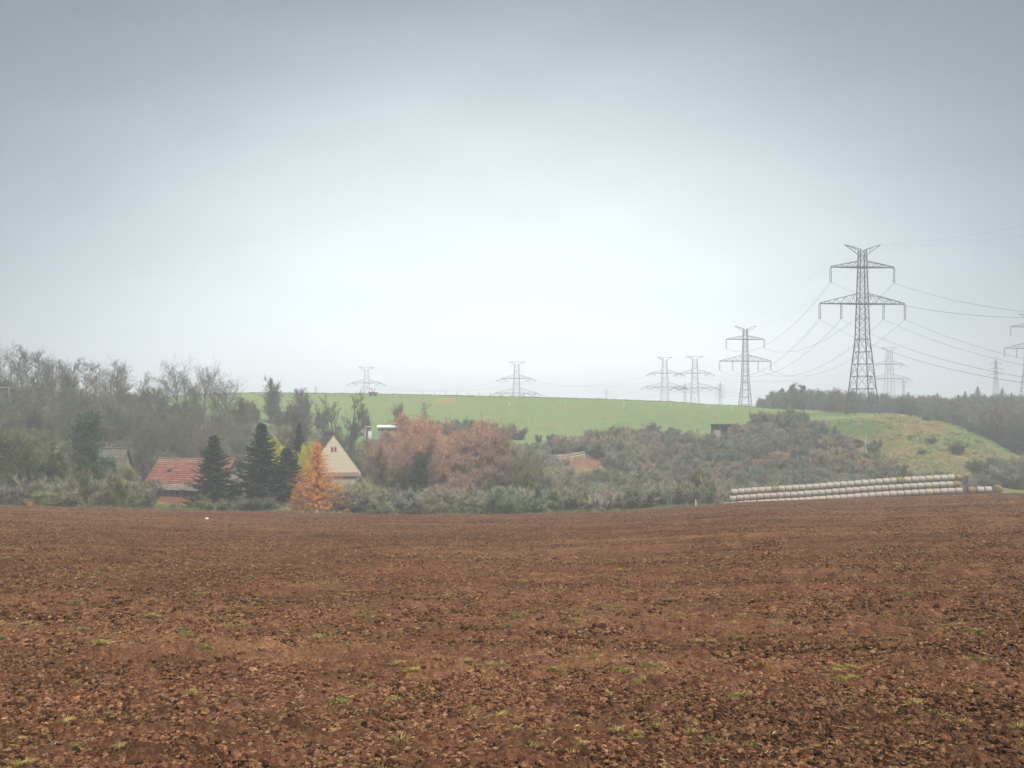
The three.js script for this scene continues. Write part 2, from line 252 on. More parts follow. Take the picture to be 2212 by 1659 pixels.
// ---------------------------------------------------------------- the land beyond: slopes, meadow, ridge
const inEll = (xu, yu, cx, cy, rx, ry) => { const a = (xu - cx) / rx, b = (yu - cy) / ry; return 1 - Math.min(1, a * a + b * b); };
const meadowFrom = [[-300, 330], [300, 330], [420, 300], [550, 300], [700, 305], [900, 312], [1150, 308], [1450, 303], [1600, 303], [1750, 297], [1870, 289], [1930, 292], [1960, 305], [2600, 330]];
function landColour(x, z) {
  const D = -z, xu = columnOf(x, D), yu = rowOf(ground(x, z), D), n = fbm(x * 0.11, z * 0.11, 4), n2 = fbm(x * 0.5 + 9, z * 0.5, 3);
  const brown = [0.1 + 0.05 * n2, 0.092 + 0.045 * n, 0.045], n3 = fbm(x * 0.022 + 60, z * 0.03, 3), row = 0.94 + 0.12 * vnoise(x * 0.05, (z + x * 0.3) * 0.55), green = [(0.095 + 0.08 * n + 0.08 * n3) * row, (0.215 + 0.06 * n2 + 0.06 * n3) * row, (0.085 + 0.03 * n) * row], tan = [0.13 + 0.08 * n2, 0.13 + 0.06 * n, 0.058];
  const mix = (a, b, t) => [lerp(a[0], b[0], t), lerp(a[1], b[1], t), lerp(a[2], b[2], t)];
  let c = brown;
  c = mix(c, [0.12, 0.19, 0.06], 0.7 * sstep(0.5, 0.62, n) * sstep(190, 230, D));
  const mf = table(meadowFrom, xu) + (n - 0.5) * 14;
  c = mix(c, green, sstep(mf - 4, mf + 4, D));
  const t = sstep(1880, 1925, xu + (n2 - 0.5) * 40) * sstep(236, 246, D) * (1 - sstep(296, 302, D + (n - 0.5) * 16));
  c = mix(c, mix(tan, [0.14, 0.2, 0.07], 0.75 * sstep(0.48, 0.62, fbm(x * 0.07 + 4, z * 0.1, 3)) * sstep(255, 280, D)), t);
  c = mix(c, [0.26, 0.16, 0.09], 0.8 * sstep(0, 0.4, inEll(xu, yu, 2000 + 18 * n, 1020, 70, 34)) * sstep(0.3, 0.6, n2));
  c = mix(c, [0.235, 0.12, 0.078], sstep(0, 0.5, inEll(xu, yu, 1235, 1000, 92, 20) + (n2 - 0.5) * 0.5));
  c = mix(c, [0.28, 0.19, 0.11], sstep(0, 0.5, inEll(xu, yu, 1270, 1035, 95, 26) + (n2 - 0.5) * 0.6));
  c = mix(c, [0.24, 0.13, 0.085], sstep(0, 0.5, inEll(xu, yu, 1713, 985, 24, 32) + (n2 - 0.5) * 0.4));
  c = mix(c, [0.085, 0.165, 0.06], 0.7 * sstep(0, 0.4, inEll(xu, yu, 1835, 933, 66, 24) + (n2 - 0.5) * 0.5));
  c = mix(c, [0.23, 0.17, 0.1], sstep(0, 0.5, inEll(xu, yu, 1858, 985, 30, 50) + (n2 - 0.5) * 0.5));
  c = mix(c, [0.34, 0.26, 0.1], 0.85 * sstep(0, 0.3, inEll(xu, D, 962, 413, 26, 11) + (n2 - 0.5) * 0.4));
  c = mix(c, [0.17, 0.27, 0.05], sstep(2085, 2110, xu) * sstep(190, 195, D) * (1 - sstep(218, 226, D)));
  c = mix(c, [0.3, 0.27, 0.09], 0.7 * sstep(0, 0.5, inEll(xu, D, 1915, 296, 45, 8) + (n2 - 0.5) * 0.4));
  return c;
}
{
  const nc = 420, nr = 300, P = [], C = [], UV = [], I = [];
  for (let j = 0; j <= nr; j++) for (let i = 0; i <= nc; i++) {
    const xn = -0.85 + 1.7 * i / nc, s = j / nr, D = s < 0.78 ? lerp(128, 470, s / 0.78) : 470 * Math.pow(1450 / 470, (s - 0.78) / 0.22), x = xn * D, z = -D, xu = columnOf(x, D), De = edgeAt(xu);
    P.push(x, ground(x, z) - 0.5 * (1 - sstep(De + 2, De + 9, D)) + (fbm(x * 0.25, z * 0.25, 3) - 0.5) * 0.7 * sstep(De + 9, De + 30, D) * (1 - 0.75 * sstep(300, 360, D)), z);
    C.push(...landColour(x, z)); UV.push(x / 24, z / 24);
    if (i < nc && j < nr) { const a = j * (nc + 1) + i, b = a + nc + 1; I.push(a, a + 1, b, a + 1, b + 1, b); }
  }
  const g = new THREE.BufferGeometry(); g.setAttribute('position', new THREE.Float32BufferAttribute(P, 3)); g.setAttribute('color', new THREE.Float32BufferAttribute(C, 3)); g.setAttribute('uv', new THREE.Float32BufferAttribute(UV, 2)); g.setIndex(I); g.computeVertexNormals();
  const n = 512, d = new Uint8Array(n * n * 4), r = rng(3);
  for (let k = 0; k < n * n; k++) { const x = k % n, y = k / n | 0, w = Math.min(1, Math.max(0, 0.55 + 0.55 * (vnoise(x * 0.09, y * 0.09) - 0.5) + 0.4 * (vnoise(x * 0.3, y * 0.3) - 0.5) + (r() - 0.5) * 0.35)), v = 255 * (0.62 + 0.38 * w); d[4 * k] = v; d[4 * k + 1] = v * (0.97 + 0.03 * r()); d[4 * k + 2] = v * 0.97; d[4 * k + 3] = 255; }
  const t = new THREE.DataTexture(d, n, n); t.wrapS = t.wrapT = THREE.MirroredRepeatWrapping; t.magFilter = THREE.LinearFilter; t.colorSpace = THREE.SRGBColorSpace; t.needsUpdate = true;
  const o = new THREE.Mesh(g, coloured(0.97, { map: t })); o.name = 'hill_terrain'; tag(o, 'valley slope, green meadow ridge and tan grassy hill', 'terrain', null, 'structure'); scene.add(shadows(o));
}

// ---------------------------------------------------------------- plants
function grow(s, r, o, p, d, len, rad, level) {                    // a limb with side limbs; the last order carries twigs
  const n = level === 0 ? o.segs || 6 : level === 1 ? 4 : 3, pts = [p]; let q = p, dir = d;
  for (let k = 0; k < n; k++) {
    const b = o.bend * (level ? 1 : 0.35);
    dir = norm([dir[0] + (r() - 0.5) * b, dir[1] + (r() - 0.5) * b * 0.6 + (level ? o.up : 0.04), dir[2] + (r() - 0.5) * b]);
    const L = len / n, e = [q[0] + dir[0] * L, q[1] + dir[1] * L, q[2] + dir[2] * L], r0 = rad * (1 - 0.75 * k / n), r1 = rad * (1 - 0.75 * (k + 1) / n);
    s.wood.tube(q, e, r0, r1, level === 0 ? 6 : level === 1 ? 4 : 3, jitter(o.bark, r, 0.12));
    pts.push(e); q = e;
    const nb = level >= o.levels ? 0 : level === 0 ? (k + 1) / n < o.bare ? 0 : o.b0 : level === 1 ? o.b1 : o.b2;
    for (let c = 0; c < nb; c++) {
      const a = r() * 6.283, f = r(), sp = o.spread * (0.7 + 0.6 * r()), at0 = [q[0] - dir[0] * L * f, q[1] - dir[1] * L * f, q[2] - dir[2] * L * f];
      let w = norm([Math.cos(a), 0.1 + r() * 0.3, Math.sin(a)]); const dt = w[0] * dir[0] + w[1] * dir[1] + w[2] * dir[2]; w = norm([w[0] - dt * dir[0], w[1] - dt * dir[1], w[2] - dt * dir[2]]);
      const cd = norm([dir[0] + w[0] * sp, dir[1] + w[1] * sp, dir[2] + w[2] * sp]);
      grow(s, r, o, at0, cd, len * (level === 0 ? o.l1 * (1.15 - 0.55 * (k / n)) : o.l2) * (0.7 + 0.5 * r()), Math.max(0.014, r0 * 0.5), level + 1);
    }
    if (level >= o.levels - (o.early ? 1 : 0)) for (let c = 0; c < o.twigs; c++) {
      const f = r(), a0 = [q[0] - dir[0] * L * f, q[1] - dir[1] * L * f, q[2] - dir[2] * L * f], td = norm([dir[0] + (r() - 0.5) * 2 * o.fan, dir[1] + (r() - 0.5) * 2 * o.fan + o.tup, dir[2] + (r() - 0.5) * 2 * o.fan]);
      const tl = o.twig * (0.5 + r()); s.twigs.blade(a0, td, tl, o.tw, r, jitter(o.col, r, 0.22));
      if (o.leaf && r() < o.leaf) s.twigs.leaf([a0[0] + td[0] * tl * r(), a0[1] + td[1] * tl * r(), a0[2] + td[2] * tl * r()], o.lsize, r, jitter(o.lcol, r, 0.3));
    }
  }
}
function plant(seed, o) {
  const r = rng(seed), s = { wood: new Soup(), twigs: new Soup() };
  const stems = o.stems || 1;
  for (let k = 0; k < stems; k++) {
    const a = r() * 6.283, q = stems > 1 ? o.foot * Math.sqrt(r()) : 0, lean = stems > 1 ? o.lean * (0.3 + r()) : o.lean || 0;
    grow(s, r, o, [q * Math.cos(a), -0.3, q * Math.sin(a)], norm([Math.cos(a) * lean, 1, Math.sin(a) * lean]), o.h * (stems > 1 ? 0.65 + 0.45 * r() : 1), o.r, 0);
  }
  const g = { wood: s.wood.geo(), twigs: s.twigs.geo() }; g.twigs.computeBoundingBox(); g.h = g.twigs.boundingBox.max.y; return g;
}
const BARK = [0.09, 0.078, 0.065];
const T = { levels: 3, b0: 4, b1: 2, b2: 1, l1: 0.5, l2: 0.55, bend: 0.35, up: 0.06, spread: 1.0, fan: 0.75, tup: 0.25, twigs: 5, twig: 0.6, tw: 0.05, bark: BARK, col: [0.12, 0.108, 0.09] };
const fanTrees = [1, 2, 3].map(k => plant(200 + k, { ...T, h: 11, r: 0.22, bare: 0.28, b0: 3, b1: 2, b2: 2, l1: 0.68, spread: 0.8, up: 0.09, twigs: 4, twig: 0.6, tw: 0.032 }));
const tallTrees = [1, 2, 3, 4].map(k => plant(220 + k, { ...T, h: 15, r: 0.2, segs: 8, bare: 0.4, b0: 2, b1: 2, b2: 1, l1: 0.3, spread: 0.9, up: 0.1, twigs: 4, twig: 0.6, tw: 0.036, leaf: 0.12, lsize: 0.09, lcol: [0.2, 0.2, 0.08] }));
const bushTrees = [1, 2, 3, 4].map(k => plant(240 + k, { ...T, h: 9, stems: 3, foot: 0.6, lean: 0.35, r: 0.15, bare: 0.2, b0: 3, b1: 2, b2: 2, l1: 0.42, spread: 0.9, twigs: 4, twig: 0.6, tw: 0.042, leaf: 0.3, lsize: 0.09, lcol: [0.13, 0.165, 0.055] }));
const shrubs = [1, 2, 3, 4, 5].map(k => plant(260 + k, { ...T, levels: 2, h: 4, stems: 9, foot: 0.9, lean: 0.62, r: 0.06, segs: 5, bare: 0.1, b0: 3, b1: 2, l1: 0.42, l2: 0.5, bend: 0.6, spread: 0.9, twigs: 5, early: 1, twig: 0.5, tw: 0.042, fan: 0.9, leaf: 0.18, lsize: 0.08, col: [0.24, 0.222, 0.18], lcol: [0.15, 0.18, 0.09], bark: [0.12, 0.105, 0.085] }));
const willows = [1, 2, 3].map(k => plant(280 + k, { ...T, h: 11, stems: 4, foot: 0.7, lean: 0.62, r: 0.3, bare: 0.3, b0: 4, b1: 3, b2: 2, l1: 0.44, l2: 0.5, bend: 0.6, spread: 1.15, up: 0.05, twigs: 4, twig: 0.6, tw: 0.034, tup: 0.25, fan: 1.1, col: [0.41, 0.215, 0.15], bark: [0.065, 0.055, 0.045] }));
const leafTrees = [1, 2].map(k => plant(300 + k, { ...T, h: 9, stems: 2, foot: 0.3, lean: 0.2, r: 0.15, bare: 0.15, b0: 5, b1: 3, b2: 2, l1: 0.4, twigs: 4, twig: 0.4, tw: 0.03, leaf: 1.6, lsize: 0.16, col: [0.4, 0.36, 0.05], lcol: [0.5, 0.45, 0.05] }));
const ivyTrees = [1, 2].map(k => plant(310 + k, { ...T, h: 12, stems: 2, foot: 0.4, lean: 0.1, r: 0.2, segs: 9, bare: 0.05, b0: 5, b1: 2, b2: 1, l1: 0.24, twigs: 5, twig: 0.4, tw: 0.05, leaf: 1.4, lsize: 0.15, col: [0.05, 0.06, 0.035], lcol: [0.04, 0.065, 0.03] }));
function conifer(seed, o) {
  const r = rng(seed), s = { wood: new Soup(), twigs: new Soup() };
  s.wood.tube([0, -0.3, 0], [0, o.h * 0.6, 0], o.r, o.r * 0.45, 7, BARK); s.wood.tube([0, o.h * 0.6, 0], [0, o.h, 0], o.r * 0.45, 0.02, 5, BARK);
  for (let k = 0; k < o.n; k++) {
    const f = Math.pow((k + 0.5) / o.n, 0.9), y = o.h * lerp(o.clear, 0.985, f), L = (o.w * Math.pow(1 - f, o.taper || 0.85) + 0.14) * (0.6 + 0.62 * r()) * (0.86 + 0.3 * vnoise(k * 0.13 + seed, f * 9)), a = k * 2.399 + r() * 0.7;
    const n = Math.max(2, Math.round(L / 0.45)), ca = Math.cos(a), sa = Math.sin(a); let q = [0, y, 0];
    for (let m = 0; m < n; m++) {
      const t = (m + 1) / n, rr = L * t, yy = y - o.droop * L * Math.sin(t * 1.9) + o.tip * L * t * t, e = [ca * rr, yy, sa * rr];
      s.wood.tube(q, e, 0.04 * (1 - t) + 0.012, 0.04 * (1 - t) + 0.008, 3, shadeOf(BARK, 0.9));
      const d = norm([e[0] - q[0], e[1] - q[1], e[2] - q[2]]);
      for (let c = 0; c < o.sprays; c++) {
        const u = r(), b = [lerp(q[0], e[0], u), lerp(q[1], e[1], u), lerp(q[2], e[2], u)], sd = (r() < 0.5 ? -1 : 1) * (0.5 + r()), td = norm([d[0] * 0.8 - sa * sd, d[1] * 0.5 - o.hang * r() + (r() - 0.5) * 0.4, d[2] * 0.8 + ca * sd]);
        s.twigs.blade(b, td, (0.3 + 0.45 * r()) * (1.15 - 0.5 * t) * o.spray, o.sw, r, jitter(o.col, r, 0.3));
      }
      for (let c = 0; c < (o.leafy || 0); c++) { const u = r(), z = 0.36; s.twigs.leaf([lerp(q[0], e[0], u) + (r() - 0.5) * z, lerp(q[1], e[1], u) + (r() - 0.6) * z * 1.6, lerp(q[2], e[2], u) + (r() - 0.5) * z], 0.058, r, jitter(r() < 0.35 ? o.col2 : o.col, r, 0.35)); }
      q = e;
    }
  }
  return { wood: s.wood.geo(), twigs: s.twigs.geo(), h: o.h };
}
const spruces = [1, 2, 3].map(k => conifer(400 + k, { h: 14, r: 0.2, n: 260, w: 5.0, clear: 0.04, droop: 0.28, tip: 0.22, hang: 0.55, sprays: 15, spray: 1.15, sw: 0.18, col: [0.034, 0.058, 0.034] }));
const larches = [1, 2].map(k => conifer(420 + k, { h: 13, r: 0.17, n: 330, w: 4.4, clear: 0.05, droop: 0.12, tip: 0.2, hang: 0.6, sprays: 4, spray: 0.55, sw: 0.05, leafy: 24, taper: 0.75, col: [0.78, 0.28, 0.075], col2: [0.7, 0.42, 0.12] }));
const pines = [1, 2].map(k => plant(440 + k, { ...T, h: 14, r: 0.22, segs: 9, bare: 0.3, b0: 4, b1: 3, b2: 1, l1: 0.2, spread: 1.3, up: 0.05, twigs: 4, twig: 0.4, tw: 0.05, leaf: 1.5, lsize: 0.2, col: [0.06, 0.085, 0.07], lcol: [0.065, 0.105, 0.09] }));

const crownMats = {};
const tint = (c, rough = 0.95) => crownMats[c.join()] ??= Object.assign(coloured(rough), { color: new THREE.Color().setRGB(...c) });
const woodMat = coloured(0.95);
function tree(name, proto, label, category, xu, D, height, { turn = 0, wide = 1, col = [1, 1, 1], group, sink = 0 } = {}) {
  const o = thing(name, label, category, at(xu, D), turn, group), k = height / proto.h; o.position.y -= sink;
  o.scale.set(k * wide, k, k * wide); part('trunk', proto.wood, woodMat, o); part('crown', proto.twigs, tint(col), o); return o;
}
function bothOf(p) { return p.both ??= mergeGeometries([p.wood, p.twigs]); }
function mass(name, label, category, list) {                      // list: {kind: prototype list, p, s, ry, c}
  const o = new THREE.Group(); o.name = name; tag(o, label, category, null, 'stuff'); scene.add(o);
  const by = new Map(); for (const e of list) { if (!by.has(e.k)) by.set(e.k, []); by.get(e.k).push(e); }
  for (const [k, l] of by) instanced('growth', bothOf(k), woodMat, l, o);
  return o;
}

// thicket on the valley slope: only where it grows, open patches left free
const thicketTop = [[700, 1075], [800, 1040], [900, 1030], [1000, 1025], [1100, 1000], [1150, 968], [1250, 960], [1300, 948], [1400, 942], [1450, 952], [1560, 958], [1610, 925], [1650, 908], [1700, 904], [1760, 915], [1800, 948], [1880, 962], [1910, 1000], [1960, 1040], [2050, 1062], [2085, 1058], [2120, 1030], [2160, 1010], [2212, 1005], [2300, 1000]];
const open = [[1235, 998, 78, 20], [1285, 1030, 70, 22], [1713, 985, 16, 22], [1835, 930, 58, 22], [1860, 980, 20, 42], [1558, 945, 40, 20]];
const HUES = [[0.95, 0.95, 0.95], [0.7, 0.92, 0.68], [0.88, 1.05, 0.8], [1.1, 1.0, 0.92], [0.68, 0.75, 0.8], [1.2, 1.12, 0.88], [1.3, 0.98, 0.85], [0.66, 0.8, 0.62]];
{
  const r = rng(77), list = [];
  for (let k = 0; k < 8000 && list.length < 1750; k++) {
    const xu = 700 + 1600 * r(), D = lerp(160, 325, r()), [x, y, z] = at(xu, D), yu = rowOf(y, D);
    if (D < edgeAt(xu) + 9 || yu < table(thicketTop, xu) || (xu < 1120 && D > 205)) continue;
    if (xu > 1530 && xu < 2110 && D < 204) continue;
    if (xu > 2085 && D < 228) continue;
    if (open.some(e => inEll(xu, yu, ...e) > 0)) continue;
    const zone = fbm(x * 0.045 + 3, z * 0.06, 2), h = HUES[Math.min(7, Math.floor(8 * Math.min(0.999, Math.max(0, (zone - 0.5) * 1.8 + 0.5 + (r() - 0.5) * 0.5))))], b = 0.7 + 0.6 * r();
    const low = yu < table(thicketTop, xu) + 14 ? 0.75 : 1;
    list.push({ k: shrubs[r() * 5 | 0], p: [x, y - 0.3, z], s: [(0.75 + 0.6 * r()), low * (0.5 + 0.75 * r()), (0.75 + 0.6 * r())], ry: r() * 6.283, c: shadeOf(h, 0.35 + 0.75 * b) });
    if (r() < 0.07 && low === 1) { const k = bushTrees[r() * 4 | 0], q = 0.3 + 0.25 * r(); list.push({ k, p: [x + 1, y - 0.3, z - 1], s: [q, q * 1.2, q], ry: r() * 6.283, c: shadeOf([1.3, 1.25, 1.1], b) }); }
  }
  mass('shrub_thicket', 'dense grey green leafless thicket covering the valley slope', 'thicket', list);
}
{ // hillside wood behind the houses: low growth and trees that merge into one mass
  const r = rng(78), list = [];
  for (let k = 0; k < 1350; k++) {
    const xu = -160 + 960 * r(), D = lerp(152, 300, r()), [x, y, z] = at(xu, D), yu = rowOf(y, D);
    if (D < edgeAt(xu) + 8) continue;
    const top = table([[-200, 868], [300, 880], [450, 900], [520, 925], [600, 935], [700, 955], [760, 985], [800, 1000]], xu);
    if (yu < top) continue;
    if (D > 176 && D < 250 && xu > 500 && xu < 790 && yu > 990) continue;       // yards round the farm buildings
    if (D > 176 && D < 222 && xu > 60 && xu < 500) continue;
    if (xu > 318 && xu < 425 && D < 205 && r() < 0.75) continue;
    const front = D < 178 && xu > 320 ? 0.55 : 1, c = shadeOf([[0.78, 0.95, 0.62], [1.0, 1.0, 0.75], [0.6, 0.75, 0.5], [1.1, 0.97, 0.8], [0.7, 0.7, 0.66], [0.95, 1.05, 0.65], [1.15, 1.02, 0.8], [0.65, 0.8, 0.55]][r() * 8 | 0], 0.65 + 0.7 * r()), tall = r() < 0.45 && D > 212 && xu < 530;
    list.push(tall ? { k: r() < 0.6 ? bushTrees[r() * 4 | 0] : tallTrees[r() * 4 | 0], p: [x, y - 0.3, z], s: [0.7 + r() * 0.3, 0.55 + r() * 0.3, 0.7 + r() * 0.3], ry: r() * 6.283, c: shadeOf(c, 1.15) }
      : { k: shrubs[r() * 5 | 0], p: [x, y - 0.3, z], s: [0.8 + 0.6 * r(), front * (0.7 + 0.7 * r()), 0.8 + 0.6 * r()], ry: r() * 6.283, c });
  }
  for (const [xu, top] of [[22, 750], [52, 744], [78, 752], [102, 762], [128, 772], [160, 792], [205, 800], [222, 812], [265, 815], [300, 838], [322, 830], [348, 822], [408, 800], [462, 812], [505, 850], [545, 862], [610, 862], [690, 880]]) {
    const D = 272 + 24 * r() + Math.max(0, xu - 380) * 0.12, [x, y, z] = at(xu, D), k = xu > 480 ? bushTrees[r() * 4 | 0] : tallTrees[r() * 4 | 0], q = (rise(top, D) - y) / k.h * 1.04, b = 0.75 + 0.3 * r();
    list.push({ k, p: [x, y - 0.3, z], s: [q * 1.1, q, q * 1.1], ry: r() * 6.283, c: [b * 0.95, b, b * 0.82] });
  }
  for (const [xu, top, D] of [[115, 985, 190], [140, 960, 194], [160, 990, 186], [225, 1000, 188], [262, 1005, 190], [300, 1015, 192], [330, 1030, 190], [60, 940, 186], [20, 930, 182], [205, 1015, 184]]) {
    const [x, y, z] = at(xu, D), k = bushTrees[r() * 4 | 0], q = (rise(top, D) - y) / k.h * 1.05, b = 0.8 + 0.3 * r(); list.push({ k, p: [x, y - 0.3, z], s: [q, q, q], ry: r() * 6.283, c: [b * 1.1, b * 1.1, b * 0.85] });
  }
  mass('hillside_undergrowth', 'tangled brown and olive undergrowth on the wooded slope behind the houses', 'undergrowth', list);
}
{ // hazy wood at the far right
  const r = rng(79), list = [];
  for (let k = 0; k < 2600 && list.length < 520; k++) {
    const xu = 1640 + 700 * r(), D = lerp(262, 470, r()), [x, y, z] = at(xu, D);
    if (xu < 1960 ? D < 400 : xu < 2060 ? D < 345 : D < lerp(330, 292, sstep(2060, 2212, xu))) continue;
    const topYu = table([[1640, 866], [1665, 850], [1690, 838], [1720, 836], [1760, 842], [1800, 842], [1850, 845], [1950, 854], [2040, 858], [2120, 852], [2200, 852], [2300, 858]], xu) + 20 * r() - 6;
    const hMax = rise(topYu, D) - y; if (hMax < 3.5) continue;
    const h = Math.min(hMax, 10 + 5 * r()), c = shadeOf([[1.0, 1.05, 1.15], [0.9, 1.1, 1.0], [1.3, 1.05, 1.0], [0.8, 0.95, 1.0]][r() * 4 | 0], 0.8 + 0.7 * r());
    if (h < 5) list.push({ k: shrubs[r() * 5 | 0], p: [x, y - 0.3, z], s: [1.2, h / 4.4, 1.2], ry: r() * 6.283, c });
    else { const k = r() < 0.8 ? bushTrees[r() * 4 | 0] : tallTrees[r() * 4 | 0]; list.push({ k, p: [x, y - 0.3, z], s: [h / k.h * 1.1, h / k.h * 1.05, h / k.h * 1.1], ry: r() * 6.283, c }); }
  }
  mass('distant_wood', 'hazy blue grey wood behind the tan hill', 'wood', list);
}
// dry tussocks on the tan hill and meadow bank
{
  const r = rng(80), s = new Soup(), list = [];
  for (let k = 0; k < 70; k++) { const a = r() * 6.283, l = 0.35 + r() * 0.45, b = [(r() - 0.5) * 0.7, 0, (r() - 0.5) * 0.7]; s.blade(b, norm([Math.cos(a) * 0.7, 0.8, Math.sin(a) * 0.7]), l, 0.07, r, jitter([0.36, 0.325, 0.165], r, 0.3)); }
  const g = s.geo();
  for (let k = 0; k < 2600; k++) {
    const xu = 1890 + 330 * r(), D = lerp(238, 300, r()), [x, y, z] = at(xu, D), n = fbm(x * 0.1 + 8, z * 0.1, 2); if (n < 0.36) continue;
    const gr = sstep(0.5, 0.62, fbm(x * 0.07 + 4, z * 0.1, 3)) * sstep(255, 280, D); const t = 0.75 + 0.5 * r();
    list.push({ p: [x, y - 0.05, z], s: 0.7 + r() * 0.7, ry: r() * 6.283, c: [lerp(1, 0.55, gr) * t, lerp(1, 0.9, gr) * t, lerp(1, 0.7, gr) * t] });
  }
  for (let k = 0; k < 3000; k++) {                                 // rougher growth along the crest of the meadow
    const xu = 480 + 1400 * r(), D = table([[480, 436], [850, 444], [1150, 428], [1450, 408], [1600, 384], [1750, 344], [1880, 310]], xu) + 14 * (r() - 0.6), [x, y, z] = at(xu, D), t = 0.5 + 0.4 * r();
    list.push({ p: [x, y - 0.1, z], s: [1, 0.3 + 0.9 * r() * r(), 1], ry: r() * 6.283, c: [0.75 * t, 0.95 * t, 0.7 * t] });
  }
  const o = new THREE.Group(); o.name = 'dry_grass'; tag(o, 'dry grass tussocks on the tan hillside and along the meadow crest', 'grass', null, 'stuff'); scene.add(o); instanced('tussocks', g, coloured(0.95), list, o);
}

{
  const r = rng(81), s = new Soup(), list = [];
  for (let k = 0; k < 60; k++) { const a = r() * 6.283, l = 0.3 + r() * 0.6, b = [(r() - 0.5) * 1.1, -0.1, (r() - 0.5) * 0.9]; s.blade(b, norm([Math.cos(a) * 0.6, 0.9, Math.sin(a) * 0.6]), l, 0.06, r, jitter([0.2, 0.175, 0.09], r, 0.4)); }
  const g = s.geo();
  for (let k = 0; k < 1900; k++) {
    const xu = -60 + 1620 * r(), D = edgeAt(xu) + 1.5 + 7 * Math.pow(r(), 1.4), [x, y, z] = at(xu, D), n = fbm(x * 0.12, z * 0.12, 2); if (n < 0.42) continue;
    const t = 0.6 + 0.8 * r(), gr = r(); list.push({ p: [x, y - 0.1, z], s: [0.8 + r() * 0.8, (0.4 + r() * 1.3) * (n + 0.3), 0.8 + r() * 0.8], ry: r() * 6.283, c: [t * (1 - 0.35 * gr), t, t * (1 - 0.2 * gr)] });
  }
  const o = new THREE.Group(); o.name = 'verge_grass'; tag(o, 'ragged dead grass and weeds along the far edge of the ploughed field', 'grass', null, 'stuff'); scene.add(o); instanced('weeds', g, coloured(0.95), list, o);
}
// ---- trees one can tell apart
const heightTo = (xu, D, topYu) => rise(topYu, D) - at(xu, D)[1];
function stand(name, proto, label, cat, xu, D, topYu, o = {}) { return tree(name, proto, label, cat, xu, D, heightTo(xu, D, topYu) * (o.k || 1.05), o); }
const ORD = 'first second third fourth fifth sixth seventh eighth ninth tenth eleventh twelfth thirteenth fourteenth fifteenth sixteenth seventeenth eighteenth nineteenth twentieth'.split(' ');
const ordinal = k => k < 20 ? ORD[k] : (k < 30 ? 'twenty-' : 'thirty-') + ORD[k % 10].replace('tenth', 'tenth');
const SKY = 'leafless trees along the wooded skyline';
stand('skyline_tree', tallTrees[0], 'tall tree with last yellow green leaves at the extreme left edge', 'tree', 8, 268, 742, { col: [1.2, 1.5, 0.8], wide: 1.3, turn: 1 });
[[36, 272, 738, 0, 1.1, 'tall straight bare tree next to the yellow green tree at left edge'], [66, 275, 746, 1, 1.0, 'slim bare tree with forked top, third from left edge of skyline'], [90, 270, 752, 2, 1.15, 'bare tree with dark trunk midway in the tall left skyline clump'],
  [115, 277, 762, 3, 1.2, 'spreading bare tree at the right side of the tall left clump'], [140, 272, 772, 1, 1.3, 'last bare tree of the tall left clump, crown bending right'], [182, 280, 778, 2, 1.2, 'thin airy bare tree between the left clump and fan shaped tree']]
  .forEach(([x, D, top, k, w, l], i) => stand('skyline_tree', tallTrees[k], l, 'tree', x, D, top, { wide: w, turn: i * 1.3, group: SKY, col: [0.9, 0.9, 0.95] }));
stand('fan_tree', fanTrees[0], 'bare fan shaped tree standing alone on the left skyline', 'tree', 240, 283, 780, { wide: 1.25, group: SKY });
stand('fan_tree', fanTrees[1], 'bare wide crowned tree, left one of the pair on the skyline', 'tree', 385, 305, 768, { wide: 1.15, turn: 2, group: SKY });
stand('fan_tree', fanTrees[2], 'bare wide crowned tree, right one of the pair on the skyline', 'tree', 441, 312, 770, { wide: 1.15, turn: 4, group: SKY });
stand('fan_tree', fanTrees[0], 'small round crowned bare tree at the meadow edge right of the pair', 'tree', 486, 306, 806, { wide: 1.3, turn: 3, group: SKY });
stand('bare_tree', bushTrees[0], 'dense upright bare tree rising alone above the meadow ridge', 'tree', 580, 330, 812, { turn: 1, wide: 0.8 });
stand('bare_tree', bushTrees[1], 'twiggy bare tree touching the ridge left of the V shaped tree', 'tree', 648, 318, 838, { turn: 2, wide: 0.9 });
stand('bare_tree', plant(331, { ...T, h: 11, stems: 4, foot: 0.3, lean: 0.42, r: 0.17, bare: 0.35, b0: 2, b1: 2, b2: 1, l1: 0.26, spread: 0.7, up: 0.12, twigs: 3, twig: 0.5, tw: 0.035 }), 'tall V shaped bare tree with several stems behind the cream gable', 'tree', 738, 252, 842, { turn: 0.5 });
stand('bare_tree', bushTrees[2], 'stubby pollarded tree on the meadow slope left of white sheds', 'tree', 792, 320, 880, { turn: 0.3, wide: 0.75 });
stand('bare_tree', bushTrees[3], 'dark thick trunked bare tree beside the white roofed shed', 'tree', 872, 312, 868, { turn: 4, wide: 0.7, col: [0.75, 0.75, 0.8] });
stand('bare_tree', tallTrees[2], 'slender light bare tree above the reddish willows', 'tree', 914, 316, 866, { turn: 1, wide: 0.8 });
stand('bare_tree', bushTrees[0], 'grey bare tree in the meadow gap below the ridge at left', 'tree', 520, 300, 868, { turn: 2.2, wide: 0.8 });
stand('bare_tree', bushTrees[2], 'broad brown bare tree just left of the grey roof', 'tree', 640, 268, 872, { turn: 3.2, wide: 1.1, col: [1.15, 1, 0.9] });
[[8, 158, 905, 0, 1.0, 'large olive twigged tree at the left edge of the field'], [44, 160, 925, 1, 1.0, 'olive grey bare tree second from the left field edge'], [96, 163, 955, 2, 1.0, 'bushy brown olive tree in front of the pale house wall']]
  .forEach(([x, D, top, k, w, l], i) => stand('bare_tree', bushTrees[k], l, 'tree', x, D, top, { wide: w, turn: i * 2, col: [0.95, 1.15, 0.65] }));
